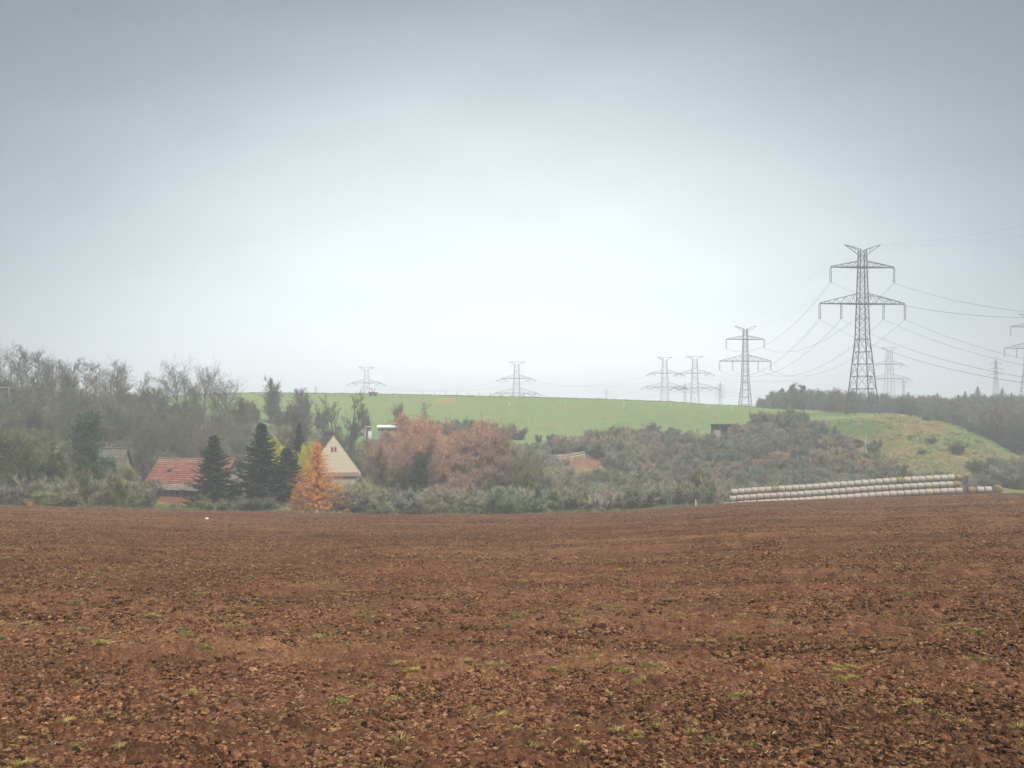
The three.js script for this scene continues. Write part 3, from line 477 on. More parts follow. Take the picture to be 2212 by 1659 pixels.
stand('ivy_tree', ivyTrees[1], 'tall narrow ivy covered tree between pale wall and grey roof', 'tree', 188, 176, 893, { wide: 0.85, turn: 3, col: [1.3, 1.5, 1.3] });
[[150, 232, 868, 0], [225, 236, 880, 1], [275, 240, 862, 2], [325, 246, 872, 3], [355, 238, 905, 1], [420, 262, 858, 0], [456, 258, 890, 2], [60, 235, 850, 3], [20, 230, 860, 1], [112, 228, 890, 2]]
  .forEach(([x, D, top, k], i) => stand('woodland_tree', (i % 3 ? bushTrees : tallTrees)[k], ['grey bare tree on the slope above the pale house wall', 'brownish bare tree on the slope above the ivy covered tree', 'greenish bare tree on the slope above the grey house roof', 'bare tree on the slope below the left one of the skyline pair', 'short bare tree just left of the dark twin trunked tree', 'greenish bare tree under the right one of the skyline pair', 'bushy bare tree above the spruce by the barn', 'bare tree on the slope below the tall left clump', 'bare tree low on the slope at the left edge', 'bare bushy tree between the ivy trees and the tall clump'][i], 'tree', x, D, top, { wide: 0.95, turn: i, group: 'woodland trees on the left slope', col: [[0.95, 1.12, 0.65], [1.1, 1.05, 0.8], [0.75, 0.95, 0.65]][i % 3] }));
stand('dark_trunk_tree', tallTrees[3], 'dark twin trunked tree directly above the red barn roof', 'tree', 398, 232, 885, { wide: 1.1, turn: 1, col: [1.05, 1.1, 0.8] });
stand('spruce_tree', spruces[0], 'dark green spruce in front of the red barn roof', 'spruce tree', 462, 165, 938, { k: 1, wide: 1.2 });
stand('spruce_tree', spruces[1], 'tallest dark green spruce left of the yellow tree', 'spruce tree', 565, 168, 911, { k: 1, wide: 1.18, turn: 2 });
stand('spruce_tree', spruces[2], 'blackish green conifer right behind the orange larch', 'spruce tree', 620, 174, 966, { k: 1, wide: 1.6, turn: 4, col: [0.75, 0.75, 0.8] });
stand('spruce_tree', spruces[0], 'slim dark spruce tip rising out of the yellow foliage', 'spruce tree', 646, 196, 911, { k: 1, wide: 0.55, turn: 1 });
stand('larch_tree', larches[0], 'bright orange autumn larch in front of the cream gable', 'larch tree', 686, 158, 954, { k: 1, wide: 1.3 });
stand('larch_tree', larches[1], 'small pale orange larch at the left foot of the bright one', 'larch tree', 646, 156, 1040, { k: 1, wide: 1.35, col: [0.75, 0.85, 1.2] });
stand('yellow_tree', leafTrees[0], 'bright yellow leafed tree between the dark conifers', 'tree', 614, 190, 938, { k: 1.02, wide: 0.62 });
stand('yellow_tree', leafTrees[1], 'smaller yellow leafed tree beside the grey house roof', 'tree', 660, 192, 946, { k: 1.02, wide: 0.42, turn: 2 });
stand('yellow_tree', leafTrees[1], 'low yellow bush left of the red barn roof', 'shrub', 290, 198, 996, { k: 0.92, wide: 0.7, turn: 1, col: [0.8, 0.62, 0.9] });
stand('ivy_tree', ivyTrees[1], 'dark green bush filling the gap between the two large spruces', 'shrub', 514, 170, 1046, { wide: 1.1, turn: 5, col: [1.1, 1.2, 1.1] });
stand('willow_tree', willows[2], 'low reddish brush screening the white roofed shed', 'willow tree', 842, 296, 928, { wide: 1.3, turn: 5, col: [0.9, 1, 1] });
stand('willow_tree', willows[0], 'low brown brush in front of the small white cabin', 'willow tree', 806, 288, 938, { wide: 1.2, turn: 2, col: [0.7, 0.95, 0.95] });
stand('green_shrub', ivyTrees[0], 'round green bush in front of the grey house roof', 'shrub', 250, 192, 985, { wide: 1.25, turn: 1, col: [1.5, 2.3, 1.5] });
stand('orange_shrub', shrubs[1], 'low orange brown shrub at the field edge on the left', 'shrub', 78, 152, 1068, { turn: 1, col: [2.2, 1.3, 0.55] });
[[850, 214, 952, 0, 0.8], [885, 222, 928, 1, 1.0], [935, 228, 909, 2, 1.0], [995, 230, 912, 0, 1.1], [1052, 226, 924, 1, 1.1], [1096, 220, 946, 2, 1.0], [965, 236, 905, 1, 1.0], [905, 216, 935, 0, 1.0], [1028, 217, 940, 2, 1.05]].forEach(([x, D, top, k, w], i) => stand('willow_tree', willows[k],
  ['reddish twigged willow nearest the cream gable', 'reddish willow second from the cream gable', 'tallest pinkish red willow in the middle of the clump', 'pinkish red willow right of the tallest one', 'reddish willow with curving dark limbs right of clump centre', 'brownish willow at the right end of the red clump', 'reddish willow crown rising behind the two tallest willows', 'reddish willow directly behind the dark evergreen tree', 'russet willow in front of the clump right of the evergreen'][i],
  'willow tree', x, D, top, { k: 1.16, wide: w, turn: i * 1.9, group: 'red twigged willows beside the stream', col: [[0.85, 1, 1], [1.08, 1, 0.95], [1.1, 1.1, 1.05], [1.15, 1.02, 1], [0.95, 1, 1], [0.7, 0.95, 0.9], [1.05, 1, 1], [0.95, 1.05, 1.05], [0.9, 1.05, 1]][i] }));
stand('willow_tree', willows[1], 'low reddish willow bush in front of the dark ivy shrub', 'willow tree', 985, 196, 1018, { wide: 1.2, turn: 1, col: [0.85, 1, 0.95] });
stand('ivy_tree', ivyTrees[0], 'dark evergreen tree standing within the red willows', 'tree', 912, 200, 982, { wide: 0.8, turn: 2, col: [0.9, 0.95, 1] });
stand('ivy_tree', ivyTrees[1], 'low dark evergreen bush left of the evergreen among willows', 'shrub', 846, 190, 1040, { wide: 1.1, turn: 2, col: [1, 1.05, 1] });
[[1120, 222, 962, 0], [1150, 214, 985, 2], [1180, 218, 990, 3]].forEach(([x, D, top, k], i) => stand('bare_tree', bushTrees[k], ['olive brown bare tree right after the red willows', 'twiggy olive tree in front of the wooden rails', 'small greenish bare tree below the rail fence'][i], 'tree', x, D, top, { turn: i * 2, col: [[1.6, 1.4, 1], [1.5, 1.5, 0.9], [1.5, 1.45, 1]][i], wide: 1 }));
[[768, 166, 1035, 0, [1.1, 1.1, 0.7]], [820, 170, 1058, 2, [1.1, 0.95, 0.8]], [750, 160, 1065, 3, [1.2, 1.15, 0.6]]].forEach(([x, D, top, k, col], i) => stand('garden_shrub', shrubs[k], ['olive shrub with yellow leaves right of the orange larch', 'brown twiggy shrub beyond the yellow leaved shrub', 'low yellowish shrub at the foot of the orange larch'][i], 'shrub', x, D, top, { turn: i, wide: 1.1, col }));
{ // small round trees of the hedge at the lower edge of the meadow
  const hedge = [[940, 330, 906], [962, 330, 902], [985, 328, 900], [1005, 327, 903], [1028, 326, 905], [1050, 324, 908], [1075, 322, 910], [1098, 320, 912], [1120, 318, 918], [1165, 312, 938], [1190, 312, 936], [1215, 310, 942], [1238, 314, 948]];
  hedge.forEach(([x, D, top], i) => stand('hedge_tree', shrubs[i % 5], i < 9 ? `${ordinal(i)} small round topped tree from the left in the hedge above the willows` : `${ordinal(i - 9)} small grey bush from the left at the lower meadow edge`, 'tree', x, D, top, { turn: i, wide: 0.95, group: i < 9 ? 'hedge trees above the willows' : 'bushes at the lower meadow edge', col: [0.62, 0.68, 0.66] }));
}
[[1283, 303, 926, 0], [1320, 300, 918, 1], [1368, 303, 922, 2], [1402, 302, 908, 3], [1450, 303, 922, 4], [1660, 297, 886, 0], [1690, 296, 880, 1], [1722, 296, 893, 2], [1640, 300, 894, 3]].forEach(([x, D, top, k], i) => stand('meadow_shrub', shrubs[k],
  ['grey round shrub first at the thicket rim below the meadow', 'grey shrub second at the thicket rim below the meadow', 'low grey shrub midway on the thicket rim', 'tallest grey shrub of the rim left of the dark shelter', 'grey shrub just left of the dark shelter', 'dark tall shrub left of the lone sapling', 'highest dark shrub standing against the hazy wood', 'dark shrub right below the hazy pines', 'dark shrub right of the dark shelter'][i], 'shrub', x, D, top, { turn: i * 1.1, wide: 1.15, col: [0.7, 0.72, 0.74] }));
stand('sapling', tallTrees[1], 'thin upright sapling sticking out of the thicket before the pylon', 'tree', 1741, 284, 876, { wide: 0.45, turn: 2, col: [0.8, 0.8, 0.8] });
[[2013, 268, 1, 2.2, 'dark round bush in the middle of the tan hillside'], [1992, 262, 3, 1.6, 'low dark bush left on the tan hillside'], [2070, 262, 2, 3.2, 'tall dark bush low on the tan hillside'], [2002, 288, 4, 1.7, 'faint low shrub high on the tan hillside'], [2105, 250, 0, 2.6, 'dark shrub above the right end of the bales']].forEach(([x, D, k, h, l], i) => tree('hill_bush', shrubs[k], l, 'shrub', x, D, h, { wide: 1.25, turn: i, col: [0.6, 0.66, 0.6] }));
[[1690, 428, 836, 0], [1712, 432, 825, 1], [1732, 434, 828, 0], [1752, 430, 838, 1], [1830, 436, 848, 0]].forEach(([x, D, top, k], i) => stand('pine_tree', pines[k], ['lowest bluish pine at the left of the hazy wood', 'tall bluish pine, left of the two tallest', 'tall bluish pine, right of the two tallest', 'slim bluish pine right of the two tallest pines', 'single dark pine among the pale bare trees'][i], 'pine tree', x, D, top, { k: 1, turn: i, wide: [0.95, 1, 1.05, 0.8, 0.6][i] }));
[[1655, 424, 858, 2], [1672, 426, 848, 3], [1772, 432, 842, 0], [1792, 430, 836, 1], [1812, 434, 838, 2], [1846, 432, 842, 3], [1866, 436, 842, 0]].forEach(([x, D, top, k], i) => stand('hazy_tree', tallTrees[k], i < 2 ? `${ordinal(i)} pale hazy bare tree from the left in the distant wood` : `${ordinal(i - 2)} pale bare tree from the left in the row behind the large pylon`, 'tree', x, D, top, { turn: i * 1.7, wide: 1.1, group: i < 2 ? 'bare trees at the left end of the distant wood' : 'bare trees behind the large pylon', col: [1.2, 1.1, 1.1] }));
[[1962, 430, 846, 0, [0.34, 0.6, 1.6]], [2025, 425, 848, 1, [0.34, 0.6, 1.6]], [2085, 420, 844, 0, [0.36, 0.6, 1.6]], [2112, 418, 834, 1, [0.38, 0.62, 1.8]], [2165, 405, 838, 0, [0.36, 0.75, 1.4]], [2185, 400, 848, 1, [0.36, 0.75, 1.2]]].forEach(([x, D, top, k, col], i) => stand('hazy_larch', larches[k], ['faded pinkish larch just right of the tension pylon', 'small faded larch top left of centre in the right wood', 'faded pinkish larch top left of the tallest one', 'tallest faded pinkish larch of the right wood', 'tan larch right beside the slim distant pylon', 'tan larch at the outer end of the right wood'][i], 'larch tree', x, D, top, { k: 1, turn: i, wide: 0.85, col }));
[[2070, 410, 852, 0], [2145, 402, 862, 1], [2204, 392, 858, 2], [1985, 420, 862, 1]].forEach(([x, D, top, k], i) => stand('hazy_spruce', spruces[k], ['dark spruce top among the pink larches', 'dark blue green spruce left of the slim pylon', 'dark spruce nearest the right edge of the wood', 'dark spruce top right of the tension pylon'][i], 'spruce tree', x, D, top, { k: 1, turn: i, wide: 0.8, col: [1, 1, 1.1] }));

// ---------------------------------------------------------------- round bales
{
  const pts = []; for (let k = 0; k <= 16; k++) { const t = k / 16, e = Math.min(t, 1 - t); pts.push(new THREE.Vector2(0.595 + 0.035 * Math.sin(Math.PI * t) - 0.06 * Math.exp(-e * 26), -0.61 + 1.22 * t)); }
  const wrapG = new THREE.LatheGeometry(pts, 28); wrapG.rotateZ(Math.PI / 2);
  const endP = [new THREE.Vector2(0.001, 0.035), new THREE.Vector2(0.3, 0.03), new THREE.Vector2(0.45, 0.01), new THREE.Vector2(0.54, -0.012)];
  const endR = new THREE.LatheGeometry(endP, 24); endR.rotateZ(-Math.PI / 2); endR.translate(0.6, 0, 0); const endL = new THREE.LatheGeometry(endP, 24); endL.rotateZ(Math.PI / 2); endL.translate(-0.6, 0, 0);
  function wrapTex(seed, straw) {
    const n = 128, d = new Uint8Array(n * n * 4), r = rng(seed), lines = []; for (let k = 0; k < 9; k++) lines.push([r(), 0.01 + 0.03 * r(), r() * 0.6]);
    for (let j = 0; j < n; j++) for (let i = 0; i < n; i++) {
      const v = j / n, q = i / n, a = fbm(q * 14 + seed, v * 30, 3), b = vnoise(q * 3 + seed * 3, v * 5); let c = [154, 147, 139];
      for (const [p, w, s] of lines) { const t = Math.exp(-Math.pow((v - p + 0.01 * Math.sin(q * 6.28 + p * 9)) / w, 2)) * s * (0.4 + a); c = [lerp(c[0], 128, t), lerp(c[1], 106, t), lerp(c[2], 100, t)]; }
      const t = Math.min(1, Math.max(0, (b - 0.55) * 2) * 0.5 + straw); c = [lerp(c[0], 148, t), lerp(c[1], 124, t), lerp(c[2], 86, t)];
      const k = 4 * (j * n + i), f = 0.72 + 0.42 * a * (0.75 + 0.5 * b); d[k] = Math.min(255, c[0] * f); d[k + 1] = Math.min(255, c[1] * f); d[k + 2] = Math.min(255, c[2] * f); d[k + 3] = 255;
    }
    const t = new THREE.DataTexture(d, n, n); t.colorSpace = THREE.SRGBColorSpace; t.wrapS = t.wrapT = THREE.RepeatWrapping; t.magFilter = THREE.LinearFilter; t.needsUpdate = true; return t;
  }
  const wraps = [1, 2, 3, 4, 5, 6].map(k => new THREE.MeshStandardMaterial({ map: wrapTex(k, k === 5 ? 0.25 : 0.05), roughness: 0.6, side: THREE.DoubleSide })), torn = new THREE.MeshStandardMaterial({ map: wrapTex(9, 0.85), roughness: 0.95, side: THREE.DoubleSide });
  const strawM = mat(0.24, 0.18, 0.095), r = rng(55);
  const hairy = new Soup(); for (let k = 0; k < 900; k++) { const a = r() * 6.283, x = (r() - 0.5) * 1.2, p = [x, 0.58 * Math.cos(a), 0.58 * Math.sin(a)]; hairy.blade(p, norm([(r() - 0.5) * 1.5, Math.cos(a) + r() - 0.5, Math.sin(a) + r() - 0.5]), 0.1 + 0.22 * r(), 0.035, r, jitter([0.25, 0.185, 0.095], r, 0.4)); }
  const hairG = hairy.geo(), hairM = coloured(0.9);
  const B0 = new THREE.Vector3(39.1, 0, -195), B1 = new THREE.Vector3(81.9, 0, -184), dir = B1.clone().sub(B0).normalize(), back = new THREE.Vector3(dir.z, 0, -dir.x), turn = Math.atan2(-dir.z, dir.x);
  function bale(s, row, lane, label, group, how = {}) {            // s: metres along the stack
    const p = B0.clone().addScaledVector(dir, s).addScaledVector(back, lane * 1.27 + (r() - 0.5) * 0.08);
    const base = Math.max(...[-0.6, 0.6].map(o => ground(p.x + dir.x * o, p.z + dir.z * o)));
    const o = thing('round_bale', label, 'bale', [p.x, base + 0.6 + row * 1.2 + (how.lift || 0), p.z], turn + (r() - 0.5) * 0.05 + (how.turn || 0), group);
    o.rotation.x = r() * 6.28; o.rotation.order = 'YXZ'; const fat = 1.03 + 0.07 * r(); o.scale.set(1, fat, fat);
    part('net_wrap', wrapG, how.torn ? torn : wraps[r() * 6 | 0], o); part('straw_end', endR, strawM, o); part('straw_end', endL, strawM, o);
    if (how.torn) part('loose_straw', hairG, hairM, o);
    return o;
  }
  const step = 1.235, total = B0.distanceTo(B1);
  const R1 = 'bales in the bottom row of the long stack', R2 = 'bales in the middle row of the long stack', R3 = 'bales in the top row of the long stack', H1 = 'bales in the hidden rear rows of the stack';
  const n1 = Math.floor(total / step), s0 = 2.9;
  for (let k = 0; k < n1; k++) bale(0.62 + k * step, 0, 0, k === 0 ? 'white wrapped bale lying lowest at the left tip of the stack' : `${ordinal(k)} white wrapped bale from the left in the bottom row of the stack`, k ? R1 : undefined);
  const n2 = Math.floor((total - s0) / step);
  for (let k = 0; k < n2; k++) bale(s0 + k * step, 1, 0.25, k === 0 ? 'white wrapped bale at the left end of the middle row' : k === n2 - 1 ? 'torn straw coloured bale at the right end of the middle row' : `${ordinal(k)} white wrapped bale from the left in the middle row of the stack`, k && k < n2 - 1 ? R2 : undefined, { torn: k === n2 - 1 });
  for (let k = 0; k < n2; k++) { const t = k === 6 || k === n2 - 9 || k === n2 - 1; bale(s0 + 0.3 + k * step, 2, 0.5, k === 0 ? 'white wrapped bale at the left end of the top row' : k === 6 ? 'torn yellowish straw bale near the left end of the top row' : k === n2 - 9 ? 'torn brownish straw bale near the right end of the top row' : k === n2 - 1 ? 'torn straw coloured bale at the right end of the top row' : `${ordinal(k)} white wrapped bale from the left in the top row of the stack`, t || k === 0 ? undefined : R3, { torn: t }); }
  for (let k = 2; k < n1; k += 1) bale(0.7 + k * step, 0, 1, 'round bale in the rear bottom row behind the white front row', H1);
  bale(total + 0.7, 0, 0.1, 'torn straw bale at the foot of the right end of the stack', undefined, { torn: 1 });
  bale(total + 2.1, 0, 0.2, 'white wrapped bale lying loose just right of the stack'); bale(total + 3.4, 0, 0.2, 'white wrapped bale lying loose between stack and brown bale');
  bale(total + 2.8, 0, 1.5, 'white bale half hidden behind the two loose bales'); const last = bale(total + 4.9, 0, 0, 'brown unwrapped bale turned end on, last on the right', undefined, { torn: 1, turn: 1.1, lift: 0.12 }); last.scale.setScalar(1.2);
  for (const [s, l] of [[17.6, 'heap of loose yellow straw in front of the bottom bale row'], [15.2, 'small spill of loose straw left of the larger straw heap']]) {
    const p = B0.clone().addScaledVector(dir, s).addScaledVector(back, -0.95), h = new Soup(), big = s > 17 ? 1.35 : 0.6;
    for (let k = 0; k < 900; k++) { const a = r() * 6.283, q = Math.sqrt(r()) * big, y = 0.75 * big * Math.pow(1 - q / big, 0.8) * r(); h.blade([q * Math.cos(a) * 1.3, y, q * Math.sin(a) * 0.7], norm([r() - 0.5, 0.5 * r() - 0.1, r() - 0.5]), 0.25 + 0.3 * r(), 0.05, r, jitter([0.36, 0.26, 0.11], r, 0.4)); }
    const o = new THREE.Mesh(h.geo(), hairM); o.name = numbered('straw_heap'); o.position.set(p.x, ground(p.x, p.z), p.z); tag(o, l, 'straw heap'); scene.add(shadows(o));
  }
}

// ---------------------------------------------------------------- farm buildings
const plasterTex = (() => { const n = 256, d = new Uint8Array(n * n * 4); for (let k = 0; k < n * n; k++) { const x = k % n, y = k / n | 0, v = 255 * (0.8 + 0.2 * fbm(x * 0.03, y * 0.03, 5)); d[4 * k] = v; d[4 * k + 1] = v * 0.99; d[4 * k + 2] = v * 0.96; d[4 * k + 3] = 255; } const t = new THREE.DataTexture(d, n, n); t.colorSpace = THREE.SRGBColorSpace; t.wrapS = t.wrapT = THREE.RepeatWrapping; t.magFilter = THREE.LinearFilter; t.needsUpdate = true; return t; })();
const roofTex = (() => { const n = 512, d = new Uint8Array(n * n * 4), r = rng(91); for (let k = 0; k < n * n; k++) { const x = k % n, y = k / n | 0, v = 255 * Math.min(1, 0.5 + 0.35 * fbm(x * 0.02, y * 0.05, 5) + 0.22 * hash(y >> 2, x >> 7) + 0.05 * r()); d[4 * k] = v; d[4 * k + 1] = v * (0.95 + 0.05 * fbm(y * 0.03, x * 0.02, 2)); d[4 * k + 2] = v * 0.96; d[4 * k + 3] = 255; } const t = new THREE.DataTexture(d, n, n); t.colorSpace = THREE.SRGBColorSpace; t.wrapS = t.wrapT = THREE.RepeatWrapping; t.magFilter = THREE.LinearFilter; t.needsUpdate = true; return t; })();
const tile = (r, g, b) => mat(r, g, b, 0.95, { map: roofTex });
const timber = mat(0.09, 0.07, 0.055), glass = mat(0.03, 0.035, 0.04, 0.25);
function gableShape(w, eave, top, x0 = 0) { const s = new THREE.Shape(); s.moveTo(-w / 2, 0); s.lineTo(w / 2, 0); s.lineTo(w / 2, eave); s.lineTo(0, top); s.lineTo(-w / 2, eave); s.closePath(); return s; }
function house(o, { w, len, eave, top, wall, over = 0.35 }) {       // gable end faces +z, ridge runs along z
  const g = new THREE.ExtrudeGeometry(gableShape(w, eave, top), { depth: len, bevelEnabled: false }); g.translate(0, 0, -len); part('wall', g, wall, o);
  return { w, len, eave, top, over };
}
function roofCourses(o, b, cols, thick = 0.09, step = 0.36) {
  let row = 0;        // tile courses, each a strip lapping over the one below
  const half = b.w / 2 + b.over, slope = Math.atan2(b.top - b.eave, b.w / 2), run = half / Math.cos(slope), n = Math.round(run / step), r = rng(Math.round(b.len * 10));
  for (const s of [-1, 1]) {
    const roof = new THREE.Group(); roof.name = 'roof'; o.add(roof);
    for (let k = 0; k < n; k++) {
      const t = (k + 0.5) / n * run, m = cols(k / n, r, s);
      const g = box(step * 1.25, thick, b.len + 2 * b.over, 0, 0, 0, 0, 0, -s * (slope - 0.13)); g.translate(s * t * Math.cos(slope), b.top + 0.12 - t * Math.sin(slope), -b.len / 2);
      const uv = g.attributes.uv; row++; for (let q = 0; q < uv.count; q++) uv.setXY(q, uv.getX(q) * 0.06 + row * 0.13, uv.getY(q) + row * 0.37); part('tile_course', g, m, roof);
    }
    part('ridge_cap', box(0.3, 0.16, b.len + 2 * b.over + 0.02, s * 0.06, b.top + 0.2, -b.len / 2, 0, 0, -s * 0.5), cols(0, r, s), roof);
  }
}
{ // cream gabled farmhouse
  const D = 236, [x, , z] = at(733, D), y = ground(x, z) - 0.4, top = rise(937, D) - y, o = thing('farmhouse', 'cream gabled farmhouse with dark grey roof behind the orange larch', 'house', [x - 1.3, y, z], 0.3);
  const cream = mat(0.6, 0.55, 0.43, 0.95, { map: plasterTex }), b = house(o, { w: 12.4, len: 15, eave: top - 8.6, top, wall: cream, over: 0.25 });
  const greys = [tile(0.09, 0.083, 0.085), tile(0.075, 0.07, 0.074), tile(0.11, 0.1, 0.096)];
  roofCourses(o, b, (f, r) => greys[r() * 3 | 0]);
  part('verge_trim', [bar([0, top - 0.06, 0.03], [6.2, top - 8.66, 0.03], 0.24, 0.06), bar([0, top - 0.06, 0.03], [-6.2, top - 8.66, 0.03], 0.24, 0.06)], mat(0.5, 0.41, 0.25), o);
  for (const s of [-0.35, 0.42]) {
    const wdw = new THREE.Group(); wdw.name = 'window'; o.add(wdw); const wy = top - 3.6;
    part('frame', [box(0.1, 1.1, 0.08, s - 0.2, wy, 0.03), box(0.1, 1.1, 0.08, s + 0.2, wy, 0.03), box(0.3, 0.1, 0.08, s, wy + 0.5, 0.03), box(0.3, 0.1, 0.08, s, wy - 0.5, 0.03)], mat(0.4, 0.08, 0.05), wdw); part('pane', box(0.3, 0.9, 0.03, s, wy, 0.02), glass, wdw);
  }
  part('lean_to_roof', box(9, 0.2, 2.6, 1.2, 4.3, 1.3, 0.3), mat(0.13, 0.08, 0.07), o); part('lean_to_wall', box(8.6, 4, 2.2, 1.2, 1.95, 1.1), mat(0.3, 0.25, 0.2), o);
}
{ // red roofed barn, long side to the field
  const D = 206, [x, , z] = at(424, D), y = ground(x, z) - 0.2, top = rise(993, D) - y, eave = rise(1053, D - 4) - y, o = thing('barn', 'barn with weathered red tile roof behind the dark spruce', 'barn', [x, y, z], -Math.PI / 2 - 0.4);
  const len = 18, w = 9.6, inner = o; o.translateZ(len / 2);
  const brick = mat(0.32, 0.12, 0.075), b = house(inner, { w, len, eave, top, wall: mat(0.26, 0.22, 0.17), over: 0.55 });
  const reds = [tile(0.3, 0.122, 0.094), tile(0.33, 0.14, 0.11), tile(0.27, 0.11, 0.088)], tan = [tile(0.33, 0.23, 0.15), tile(0.31, 0.19, 0.13)], grey = [tile(0.27, 0.225, 0.2), tile(0.24, 0.2, 0.175)];
  roofCourses(inner, b, (f, r) => f < 0.12 ? tan[r() * 2 | 0] : f > 0.78 ? grey[r() * 2 | 0] : reds[r() * 3 | 0], 0.14, 0.52);
  const fx = w / 2 + 0.03; // the side toward the field
  for (let k = 0; k < 33; k++) part('plank', box(0.06, 1.75, 0.5, fx + 0.02 + 0.015 * (k % 2), eave - 1.1, -0.3 - k * 0.535), [timber, mat(0.065, 0.05, 0.042), mat(0.12, 0.1, 0.08)][(k * 7) % 3], inner);
  part('brick_base', box(0.3, eave - 1.9, len, fx + 0.14, (eave - 1.9) / 2, -len / 2), brick, inner, 'red brick lower wall'); part('dark_opening', box(0.05, 1.5, 0.4, fx + 0.09, eave - 1.15, -8.4), glass, inner);
  const slope = Math.atan2(top - eave, w / 2);
  for (const zz of [-4.2, -12.2]) { const t = 3.2; part('roof_vent', box(0.5, 0.28, 0.9, t * Math.cos(slope) + 0.1, top + 0.32 - t * Math.sin(slope), zz, 0, 0, -slope), mat(0.05, 0.045, 0.045), inner); }
}
{ // pale house at the left
  const D = 206, [x, , z] = at(188, D), y = ground(x, z) - 0.2, top = rise(970, D) - y, o = thing('pale_house', 'pale grey rendered house with mossy grey roof behind trees', 'house', [x, y, z], -Math.PI / 2 + 0.05);
  const inner = o; o.translateZ(7.7);
  const b = house(inner, { w: 8.4, len: 15.4, eave: top - 4.4, top, wall: mat(0.42, 0.38, 0.29, 0.95, { map: plasterTex }), over: 0.4 }), g = [tile(0.16, 0.147, 0.13), tile(0.14, 0.132, 0.12), tile(0.185, 0.163, 0.136)];
  roofCourses(inner, b, (f, r) => g[r() * 3 | 0], 0.09, 0.4);
  part('front_gable', new THREE.ExtrudeGeometry(gableShape(5.6, top - 3.4, top - 0.3), { depth: 1.5, bevelEnabled: false }).rotateY(Math.PI / 2).translate(4.1, 0, -3.4), mat(0.46, 0.41, 0.31, 0.95, { map: plasterTex }), inner);
  for (const zz of [-2.4, -4.4]) { const w = new THREE.Group(); w.name = 'window'; inner.add(w); part('frame', box(0.06, 1.5, 1.1, 5.63, 3.6, zz), mat(0.5, 0.48, 0.42), w); part('pane', box(0.06, 1.3, 0.9, 5.66, 3.6, zz), glass, w); }
}
{ // dark flat roofed shed at the extreme left
  const D = 262, [x, , z] = at(2, D), y = ground(x, z) - 0.2, top = rise(838, D) - y, o = thing('flat_shed', 'dark flat roofed shed among the trees at the left edge', 'shed', [x, y, z], 0.05);
  part('roof', box(6.4, 0.25, 5, 0, top, 0), mat(0.2, 0.2, 0.19), o); part('wall', box(5.8, top - 0.13, 4.4, 0, top / 2 - 0.07, 0), mat(0.07, 0.065, 0.06), o); part('post', box(0.3, top - 0.14, 0.2, 3.0, top / 2 - 0.07, 2.35), mat(0.2, 0.19, 0.17), o);
}
{ // white sheds by the meadow
  const D = 312, [x, , z] = at(841, D), y = ground(x, z) - 0.2, top = rise(919, D) - y, o = thing('white_roofed_shed', 'long low shed with white sheet roof above the red willows', 'shed', [x, y, z], 0.06);
  part('roof', [box(7.4, 0.35, 3.4, 0, top - 0.3, 0.2, 0.14)], mat(0.66, 0.67, 0.66, 0.5), o); part('wall', box(6.8, top - 0.8, 2.6, 0, (top - 0.8) / 2, 0), mat(0.3, 0.24, 0.2), o); for (const s of [-2, 0, 2]) part('window', box(0.9, 0.7, 0.05, s, top - 1.5, 1.33), glass, o);
}
{
  const D = 306, [x, , z] = at(795, D), y = ground(x, z), o = thing('white_cabin', 'small white cabin with open doorway left of the white roofed shed', 'cabin', [x, y, z], 0.3);
  const h = Math.max(2.2, rise(922, D) - y); part('wall', [box(0.12, h, 1.6, -0.9, h / 2, 0), box(1.1, h * 0.75, 0.12, 0.4, h * 0.375, 0.82), box(1.9, h, 0.12, 0.02, h / 2, -0.8)], mat(0.55, 0.55, 0.55, 0.6), o); part('roof', box(2.2, 0.12, 2, 0.03, h + 0.06, 0), mat(0.66, 0.67, 0.66), o); part('doorway', box(0.6, h * 0.7, 0.04, -0.5, h * 0.35, 0.78), glass, o);
}
{ // open shelter at the thicket rim
  const D = 299, [x, , z] = at(1562, D), y = ground(x, z) - 0.3, top = rise(917, D) - y, o = thing('open_shelter', 'dark open sided shelter with flat roof at the thicket rim', 'shelter', [x, y, z], -0.05);
  part('roof', box(7, 0.32, 4.4, 0, top, 0), mat(0.06, 0.055, 0.055), o); part('back_wall', box(6.4, top - 0.16, 0.15, 0, top / 2 - 0.08, -1.9), timber, o); part('side_wall', box(0.15, top - 0.16, 3.6, -0.9, top / 2 - 0.08, 0), mat(0.3, 0.28, 0.26), o);
  part('grey_panel', box(2.2, top * 0.6, 0.12, 2.0, top * 0.3, 1.9), mat(0.3, 0.3, 0.29), o); part('grey_panel', box(2.4, top * 0.6, 0.12, -2.1, top * 0.3, 1.9), mat(0.26, 0.25, 0.23), o);
  for (const s of [-3, -0.85, 0.85, 3]) part('post', box(0.22, top - 0.16, 0.22, s, top / 2 - 0.08, 2.02), timber, o);
}
